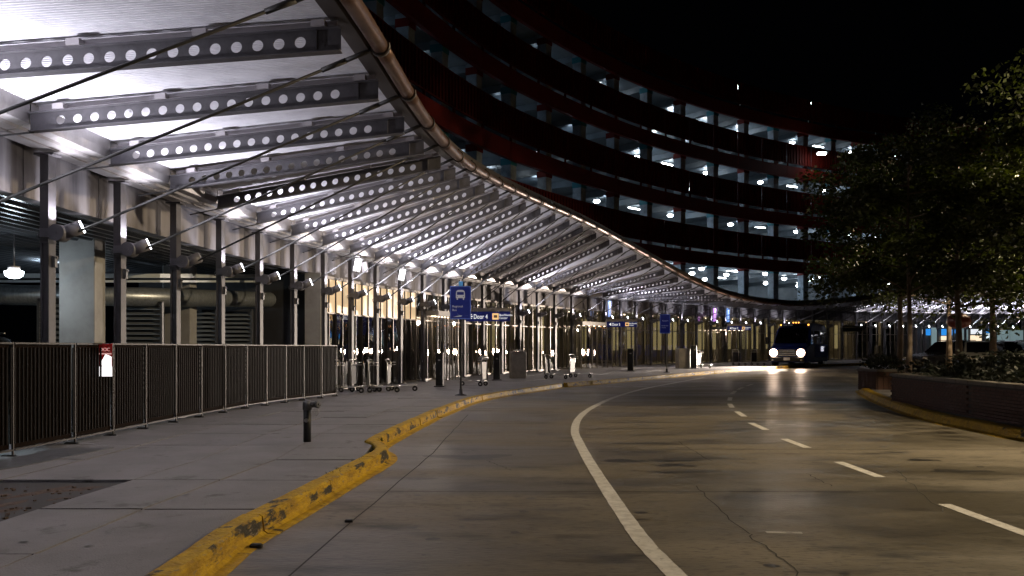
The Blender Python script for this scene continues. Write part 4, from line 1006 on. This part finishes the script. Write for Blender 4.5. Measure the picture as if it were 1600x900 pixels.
mb = MB(); mb.loft([vring(*q) for q in ST], sm=False); body = part(mb, 'body', NAVY, van)
def sl_z(x): return interp([(-2.15, 2.52), (-1.75, 2.30), (-1.15, 1.62), (-.85, 1.36), (-.3, 1.24)], x)
mb = MB(); yb, yt = .90, .80
mb.quad((-.86, -yb, 1.40), (-.86, yb, 1.40), (-1.14, yb, 1.64), (-1.73, yt, 2.30), (-1.73, -yt, 2.30), (-1.14, -yb, 1.64)); q = part(mb, 'windscreen', mat('van_dark_glass', (.006, .006, .008), .06, spec=.8), van)
mb = MB(); mb.box((-1.9, 0, 2.40), (.10, 1.45, .18), Matrix.Rotation(R(-38), 3, 'Y')); part(mb, 'destination_box', BLACK, van)
for sy in (-1, 1):
    for x0, x1 in ((-1.25, -2.05), (-2.55, -4.1), (-4.25, -5.4), (-5.5, -6.3)):
        tp = 1.03
        mb = MB(); mb.quad((x0, sy * 1.034, 1.35), (x1, sy * 1.034, 1.35), (x1, sy * .965, 2.12), (x0 - (.45 if x0 > -2 else 0), sy * .965, 2.12)); part(mb, 'side_window', MATS['van_dark_glass'], van)
mb = MB(); mb.bbox((.06, 0, .50), (.16, 1.86, .26), .04); part(mb, 'front_bumper', BLACK, van)
gr = MB(); gr.bbox((.035, 0, .86), (.05, 1.02, .40), .01); gr = part(gr, 'grille', BLACK, van)
for k in range(4): mb = MB(); mb.box((.075, 0, .72 + k * .095), (.03, .98 - .04 * k, .035)); b_ = mb.build('grille_bar', CHROME); b_.parent = gr
for sy in (-1, 1):
    hl = MB(); hl.bbox((.03, sy * .74, .86), (.10, .32, .30), .03); hl = part(hl, 'headlight', CHROME, van)
    mb = MB(); mb.tube((.06, sy * .74, .86), (.10, sy * .74, .86), .185, n=16); b_ = mb.build('lens', HEAD); b_.parent = hl
    mb = MB(); mb.tube((.04, sy * .74, .86), (.085, sy * .74, .86), .235, n=20); b_ = mb.build('glow_ring', emis('headlight_glow_ring', (1, .62, .42), 2.2)); b_.parent = hl  # emissive ring added around the lens for a warm glow
    mb = MB(); mb.tube((.12, sy * .78, .46), (.15, sy * .78, .46), .05, n=10); part(mb, 'fog_lamp', CHROME, van)
    mb = MB(); mb.path([(-1.0, sy * 1.0, 1.45), (-.92, sy * 1.22, 1.48)], .02, 6); mb.bbox((-.9, sy * 1.32, 1.55), (.10, .20, .40), .03); part(mb, 'wing_mirror', BLACK, van)
    for x in (-.98, -5.3):
        mb = MB(); mb.tube((x, sy * 1.0, .37), (x, sy * .76, .37), .37, n=20); wl = part(mb, 'wheel', TYRE, van)
        mb = MB(); mb.tube((x, sy * 1.012, .37), (x, sy * .95, .37), .21, n=16); b_ = mb.build('rim', CHROME); b_.parent = wl
    mb = MB(); mb.bbox((-1.95, sy * .76, 2.46), (.08, .09, .07), .02); part(mb, 'corner_marker', AMBER, van)
    spot('headlight_beam', Vector(van.location) + Matrix.Rotation(rz_, 3, 'Z') @ Vector((.28, sy * .83, .96)), Vector((-.78, -.64, -.050)), P_HEAD, (1, .84, .70), 52, .75, .06)
for k in (-1, 0, 1): mb = MB(); mb.bbox((-2.3, k * .15, 2.60), (.08, .07, .06), .02); part(mb, 'roof_marker', AMBER, van)
mb = MB(); mb.box((.15, 0, .52), (.01, .34, .16)); part(mb, 'number_plate', STEEL, van)
text('MILLER', .17, SGREY, van, (-1.845, -.62, 2.36), (R(90), 0, R(90)))
for sy in (-1, 1): mb = MB(); mb.box((-4.45, sy * 1.033, .93), (4.1, .008, .72)); part(mb, 'side_panel', mat('van_blue_panel', (.015, .06, .50), .6, spec=.03), van)
text('LIERO', .42, SWHITE, van, (-4.2, 1.045, .93), (R(90), 0, R(180)), sx=.8)
text('bus line', .15, SGREY, van, (-5.1, 1.045, 1.15), (R(90), 0, R(180)))

# ------------------------------------------------------------------ parked cars
def car(loc, ang, paint, lab, suv=True):
    T = thing('parked_car', lab, 'car', loc, R(ang)); h = 1.72 if suv else 1.45
    st = [(2.25, .70, .40, .70), (2.1, .84, .28, .88), (1.2, .90, .24, 1.02), (.75, .90, .24, 1.08), (.1, .86, .24, h - .06), (-.6, .84, .24, h), (-1.7, .82, .24, h - .06), (-2.15, .86, .26, 1.15), (-2.3, .80, .40, .95)]
    def rg(x, hw, zb, zt):
        tp = hw - .22 * max(0, zt - 1.0) / .7; zm2 = min(zt - .05, .95)
        return [(x, -hw + .05, zb), (x, hw - .05, zb), (x, hw, zb + .1), (x, hw, zm2), (x, tp, zt - .04), (x, tp - .1, zt), (x, -tp + .1, zt), (x, -tp, zt - .04), (x, -hw, zm2), (x, -hw, zb + .1)]
    mb = MB(); mb.loft([rg(*q) for q in st]); part(mb, 'body', paint, T)
    mb = MB(); mb.quad((.76, -.72, 1.11), (.76, .72, 1.11), (.14, .62, h - .08), (.14, -.62, h - .08)); part(mb, 'windscreen', MATS['van_dark_glass'], T)
    mb = MB(); mb.quad((-2.17, -.70, 1.18), (-2.17, .70, 1.18), (-1.74, .60, h - .1), (-1.74, -.60, h - .1)); part(mb, 'rear_window', MATS['van_dark_glass'], T)
    for sy in (-1, 1):
        mb = MB(); mb.quad((.5, sy * .905, 1.06), (-1.9, sy * .90, 1.06), (-1.6, sy * .745, h - .16), (.05, sy * .745, h - .16)); part(mb, 'side_window', MATS['van_dark_glass'], T)
        mb = MB(); mb.bbox((2.12, sy * .66, .78), (.14, .32, .14), .02); part(mb, 'headlight', CHROME, T)
        mb = MB(); mb.bbox((-2.22, sy * .68, .95), (.10, .22, .20), .02); part(mb, 'tail_light', mat('tail_light_red', (.4, .01, .01), .2), T)
        for x in (1.4, -1.4):
            mb = MB(); mb.tube((x, sy * .92, .33), (x, sy * .70, .33), .33, n=16); wl = part(mb, 'wheel', TYRE, T)
            mb = MB(); mb.tube((x, sy * .93, .33), (x, sy * .88, .33), .19, n=12); b_ = mb.build('rim', CHROME); b_.parent = wl
    mb = MB(); mb.tube((-1.5, -.6, h + .03), (.0, -.6, h + .03), .02, n=6); mb.tube((-1.5, .6, h + .03), (.0, .6, h + .03), .02, n=6); part(mb, 'roof_rail', CHROME, T)
    return T
def cloc(px, py): g = ground(px, py, RD); return (g.x, g.y, gz(g.y) + RD)
for px, Z, ang, pt, lab in ((1478, 47, 200, CARB, 'black car parked beyond the planter behind the first two trunks'), (1530, 46, 250, CARW, 'silver SUV parked beyond the planter, centre of the far cars'), (1588, 47, 262, CARB, 'black car parked beyond the planter at the right edge of the picture'), (1632, 45, 262, CARW, 'silver car parked beyond the right edge of the picture')):
    X = (px - 800) / F * Z; car((X, Z, gz(Z) + RD), ang, pt, lab)
car((-12.2, 19.4, -.02), -40, CARB, 'black SUV parked inside the open bay at the far left')

# ------------------------------------------------------------------ planter on the island
PW = [Vector((8.95, 2)), Vector((8.95, 10.5)), Vector((9.02, 14.2)), Vector((9.25, 17.2)), Vector((9.75, 21.9)), Vector((10.9, 22.6)), Vector((14, 24)), Vector((22, 28))]
WH = .66
BW = thing('brick_planter', 'long low dark brick planter wall with pale coping around the shrubs', 'planter', (9, 14, 0))
mb = MB(); rows_ = []
def offs(P, d):
    out = []
    for k, p in enumerate(P):
        t = (P[min(k + 1, len(P) - 1)] - P[max(k - 1, 0)]).normalized(); out.append(p + Vector((t.y, -t.x)) * d)
    return out
PI_ = offs(PW, .22)
for a, b in zip(PW, PI_): rows_.append([(a.x, a.y, -.1), (b.x, b.y, -.1), (b.x, b.y, WH), (a.x, a.y, WH)])
mb.loft(rows_); part(mb, 'mortar_core', MORT, BW, local=False)
BL_, BH = .20, .062
bm0 = MB(); bm0.bbox((0, 0, 0), (BL_ - .012, .05, BH - .012), .004); br0 = bm0.build('brick', BRICK, None); bme = br0.data; bpy.data.objects.remove(br0)
cand = []
for a, b in zip(PW, PW[1:]):
    d = (b - a).normalized(); L_ = (b - a).length; n_ = int(L_ / BL_)
    for r in range(int((WH - .02) / BH)):
        for k in range(n_):
            u = (k + (.5 if r % 2 else 0) + .5) * L_ / n_
            if u > L_ - .1: continue
            c = a + d * u - Vector((d.y, -d.x)) * .012; cand.append((c.length + (0 if c.y > 11 else 40), c, r * BH + .04, math.atan2(d.y, d.x)))
cand.sort(key=lambda q: q[0])
for k, (dist, c, z, an) in enumerate(cand):
    if k < 300:
        o = bpy.data.objects.new('brick', bme); COL.objects.link(o); o.location = (c.x, c.y, z); o.rotation_euler = (0, 0, an + random.uniform(-.01, .01)); o.parent = BW; o.matrix_parent_inverse = world_inv(BW)
mb = MB()
for dist, c, z, an in cand[300:]: mb.box((c.x, c.y, z), (BL_ - .012, .05, BH - .012), Matrix.Rotation(an, 3, 'Z'))
part(mb, 'further_brick', BRICK, BW, local=False, kind='stuff')
for a, b in zip(PW, PW[1:]):
    d = (b - a).normalized(); L_ = (b - a).length; n_ = max(1, round(L_ / .6)); nn = Vector((d.y, -d.x))
    for k in range(n_):
        c = a + d * (L_ * (k + .5) / n_) + nn * .10; mb = MB(); mb.bbox((c.x, c.y, WH + .04), (L_ / n_ - .008, .32, .075), .01, Matrix.Rotation(math.atan2(d.y, d.x), 3, 'Z')); part(mb, 'coping_stone', COPE, BW, local=False)
mb = MB(); mb.quad(*[(p.x, p.y, WH - .08) for p in PI_], (22, -2, WH - .08), (9.3, -2, WH - .08)); part(mb, 'soil', DIRT, BW, local=False)
# small square planter at the nose of the island
sp = Vector((12.25, 28.3)); SPn = thing('square_brick_planter', 'small square brick planter box at the nose of the island', 'planter', (sp.x, sp.y, .0), R(12))
mb = MB(); mb.box((0, 0, .30), (1.0, 1.0, .62)); part(mb, 'mortar_core', MORT, SPn)
for r in range(10):
    for sd in range(2):
        for k in range(5):
            o = bpy.data.objects.new('brick', bme); COL.objects.link(o); u = -.4 + k * .2
            if sd == 0: o.location = (u, -.51, .04 + r * BH)
            else: o.location = (-.51, u, .04 + r * BH); o.rotation_euler = (0, 0, R(90))
            o.parent = SPn
mb = MB(); mb.bbox((0, 0, .65), (1.14, 1.14, .08), .015); part(mb, 'coping_stone', COPE, SPn)
# leaves
def leaf_quads(mb, c, r, n, size, flat=.6, seed=0):
    rn = random.Random(seed)
    for _ in range(n):
        u, v, q = rn.gauss(0, 1), rn.gauss(0, 1), rn.gauss(0, 1); l = math.sqrt(u * u + v * v + q * q) + 1e-6; k = rn.random() ** .45
        p = Vector((c[0] + u / l * r * k, c[1] + v / l * r * k, c[2] + q / l * r * k * flat))
        d = Vector((rn.uniform(-1, 1), rn.uniform(-1, 1), rn.uniform(-.8, .3))).normalized(); e = d.orthogonal().normalized(); e = (Matrix.Rotation(rn.random() * 6.28, 3, d) @ e)
        L_ = size * rn.uniform(.6, 1.3); W_ = L_ * .28
        mb.quad(p, p + d * L_ * .5 + e * W_, p + d * L_, p + d * L_ * .5 - e * W_)
mb = MB()
for k in range(430):
    y = random.uniform(9.5, 23.0); x0 = interp([(2, 9.2), (14, 9.3), (17.2, 9.55), (22, 10.1), (30, 12)], y); x = x0 + random.random() ** 1.2 * 5.5
    leaf_quads(mb, (x, y, WH + .05 + random.uniform(0, .22) + (.25 if x > x0 + 1.5 else 0)), .34, 34, .13, .7, k)
o = mb.build('planter_shrubbery', LEAF2, None, 'stuff')
mb = MB()
for k in range(26): leaf_quads(mb, (sp.x + random.uniform(-.45, .45), sp.y + random.uniform(-.45, .45), .82 + random.uniform(0, .25)), .25, 30, .12, .8, 900 + k)
o = mb.build('potted_shrub', LEAF2); tag(o, 'bushy dark shrub growing in the small square planter', 'shrub')
# trees
def tree(x, y, h, cr, base, lab, seed, nleaf=9000, trunk_r=.09, leafsize=.15, zlow=2.6, group='trees on the planted island', lean=(0, 0)):
    rn = random.Random(seed); T = thing('broadleaf_tree', lab, 'tree', (x, y, base), 0, group)
    tk = MB(); pts = [Vector((lean[0] * q * q, lean[1] * q * q, h * .8 * q)) for q in (0, .2, .4, .6, .8, 1)]; pts = [p + Vector((rn.uniform(-.05, .05), rn.uniform(-.05, .05), 0)) for p in pts]; pts[0] = Vector((0, 0, 0))
    tk.path(pts, 0, 9, [trunk_r * (1.25 if k == 0 else 1 - .16 * k) for k in range(6)]); part(tk, 'trunk', BARK, T)
    cr_mb = MB(); tips = []
    nb = 19
    for k in range(nb):
        zf = .32 + .66 * k / nb; a = k * 2.4 + rn.uniform(-.4, .4); st_ = pts[min(5, int(zf * 6))].copy(); st_.z = max(zlow * .8, h * .8 * zf)
        rad = cr * (1 - .55 * abs(zf - .5)) * rn.uniform(.75, 1.1); tip = st_ + Vector((math.cos(a) * rad, math.sin(a) * rad, rn.uniform(-.22, .5) * rad))
        mid = st_.lerp(tip, .5) + Vector((0, 0, .12 * rad)); bmb = MB(); bmb.path([st_, mid, tip], 0, 5, [trunk_r * .42, trunk_r * .25, .012]); part(bmb, 'limb', BARK, T)
        tips += [(mid, .45), (tip, .62), (st_.lerp(tip, .8), .5)]
        for q in range(3):
            b2 = mid.lerp(tip, rn.random()); t2 = b2 + Vector((rn.uniform(-1, 1), rn.uniform(-1, 1), rn.uniform(-.5, .5))) * cr * .38; tips.append((t2, .5)); cr_mb2 = None
    n_ = nleaf // len(tips)
    for j, (c, r_) in enumerate(tips): leaf_quads(cr_mb, c, cr * r_ * .50, n_, leafsize, .62, seed * 1000 + j)
    part(cr_mb, 'crown', LEAF, T); return T
tb = WH - .08
tree(11.25, 24.2, 8.4, 2.2, tb, 'slender tree with pale lit trunk at the left of the planted island', 11, 15000, .075, .15, 3.0)
tree(14.9, 28.5, 9.6, 3.0, .2, 'dark tree with thick trunk, second from the left on the island', 12, 13000, .12, .17, 3.2)
tree(18.6, 33, 10.5, 3.4, .3, 'dark tree behind the red sign, third from the left on the island', 13, 13000, .13, .18, 3.4)
tree(18.2, 26.5, 9.4, 3.1, tb, 'tall dark tree with thick trunk at the right of the island', 14, 14000, .14, .17, 3.0)
tree(13.35, 17.6, 8.6, 3.0, tb, 'big tree at the right edge whose branches hang in above', 15, 16000, .12, .14, 3.3)
tree(20.5, 40, 11, 3.6, .3, 'farthest dark tree behind the others near the far cars', 16, 11000, .13, .19, 3.4)
tree(15.2, 33.5, 11.5, 3.3, .3, 'tall dark tree between the slender tree and the parked cars', 17, 13000, .11, .17, 3.8)
# young staked trunk and octagonal lantern sign among the trees
q = at(1498, 500, 31); T = thing('round_red_lantern_sign', 'dark red domed sign on a tan pole between the tree trunks', 'sign', (q.x, q.y, gz(31)))
mb = MB(); mb.tube((0, 0, 0), (0, 0, q.z - .25), .05, n=8); part(mb, 'pole', mat('tan_pole', (.30, .17, .09), .6), T)
mb = MB(); mb.lathe((0, 0, q.z - gz(31)), [(.10, -.32), (.34, -.22), (.42, -.05), (.36, .12), (.15, .24), (.02, .27)], 12); part(mb, 'dome', mat('dark_red_enamel', (.14, .02, .015), .4), T)
# weeds and grit
mb = MB(); rn = random.Random(5)
for k in range(26):
    g = ground(*[(598, 690), (590, 706), (566, 722), (540, 738), (520, 748)][k % 5], .0); g = g + Vector((rn.uniform(-.07, .03), rn.uniform(-.25, .25)))
    for j in range(9):
        a = rn.random() * 6.28; L_ = rn.uniform(.03, .09); d = Vector((math.cos(a) * .6, math.sin(a) * .6, .8)) * L_; e = Vector((-math.sin(a), math.cos(a), 0)) * .004; p = Vector((g.x - .03, g.y, .0)); mb.quad(p - e, p + e, p + d)
mb.build('kerb_weeds', LEAF, None, 'stuff')
for (px, py, sx) in ((545, 816, .035), (400, 856, .045), (553, 742, .02)):
    g = ground(px, py, RD); mb = MB(); mb.bbox((0, 0, sx * .35), (sx * 2, sx * 1.3, sx * .7), sx * .2); o = mb.build('loose_stone', BLACK)
    o.location = (g.x, g.y, RD + .001); tag(o, {545: 'small dark stone lying on the road, farther of the two near the yellow kerb', 400: 'small dark lump on the road against the nearest yellow kerb', 553: 'tiny dark pebble on the road beside the kerb jog'}[px], 'stone')

mb = MB(); rn = random.Random(9)
def spot_blot(mb, x, y, z, r, n=8):
    ph = rn.random() * 6; mb.quad(*[(x + r * (1 + .3 * math.sin(2 * a + ph)) * math.cos(a), y + r * (1 + .2 * math.cos(3 * a)) * math.sin(a), gz(y) + z) for a in (2 * math.pi * k / n for k in range(n))])
for k in range(170):
    y = 4 + 22 * rn.random() ** 1.4; x = rn.uniform(-6.2, kx_at_y(y) - .2)
    if not pit(x, y): spot_blot(mb, x, y, .0062, rn.uniform(.012, .035))
mb.build('gum_spots', OIL, walk, 'stuff')
mb = MB()
for k in range(120):
    y = 4.5 + 30 * rn.random() ** 1.5; x = rn.uniform(-1.3, 8); spot_blot(mb, x, y, RD + .0022, rn.uniform(.015, .06))
mb.build('tar_spots', OIL, road, 'stuff')

for px, lab in ((541, 'white box floodlight on the gutter above the start of the glass front'), (612, 'second white box floodlight on the gutter, a little farther along')):
    s_ = s_at_px(px + 8); p, n, t = frame3(s_, 0); c = p + n * .28 + Vector((0, 0, Z_IN - .47)); an = math.atan2(n.y, n.x)
    T = thing('box_floodlight', lab, 'floodlight', c, an)
    mb = MB(); mb.bbox((.0, -.15, 0), (.20, .12, .42), .02, Matrix.Rotation(R(12), 3, 'Y')); part(mb, 'lens', emis('box_flood_lens', (1, .98, 1), 3), T)
    mb = MB(); mb.bbox((.02, .42, -.02), (.20, .14, .34), .02, Matrix.Rotation(R(-10), 3, 'Y')); part(mb, 'second_head', GREYL, T)
    mb = MB(); mb.box((0, .12, .22), (.05, .75, .04)); mb.tube((0, .1, .2), (0, .1, .34), .02, n=6); part(mb, 'bracket', GREYD, T)
    mb = MB(); mb.path([(0, -.1, .2), (0, -.28, .1), (0, -.2, -.25), (0, .1, -.28), (0, .35, -.2)], .012, 5); part(mb, 'cable', GREYD, T)
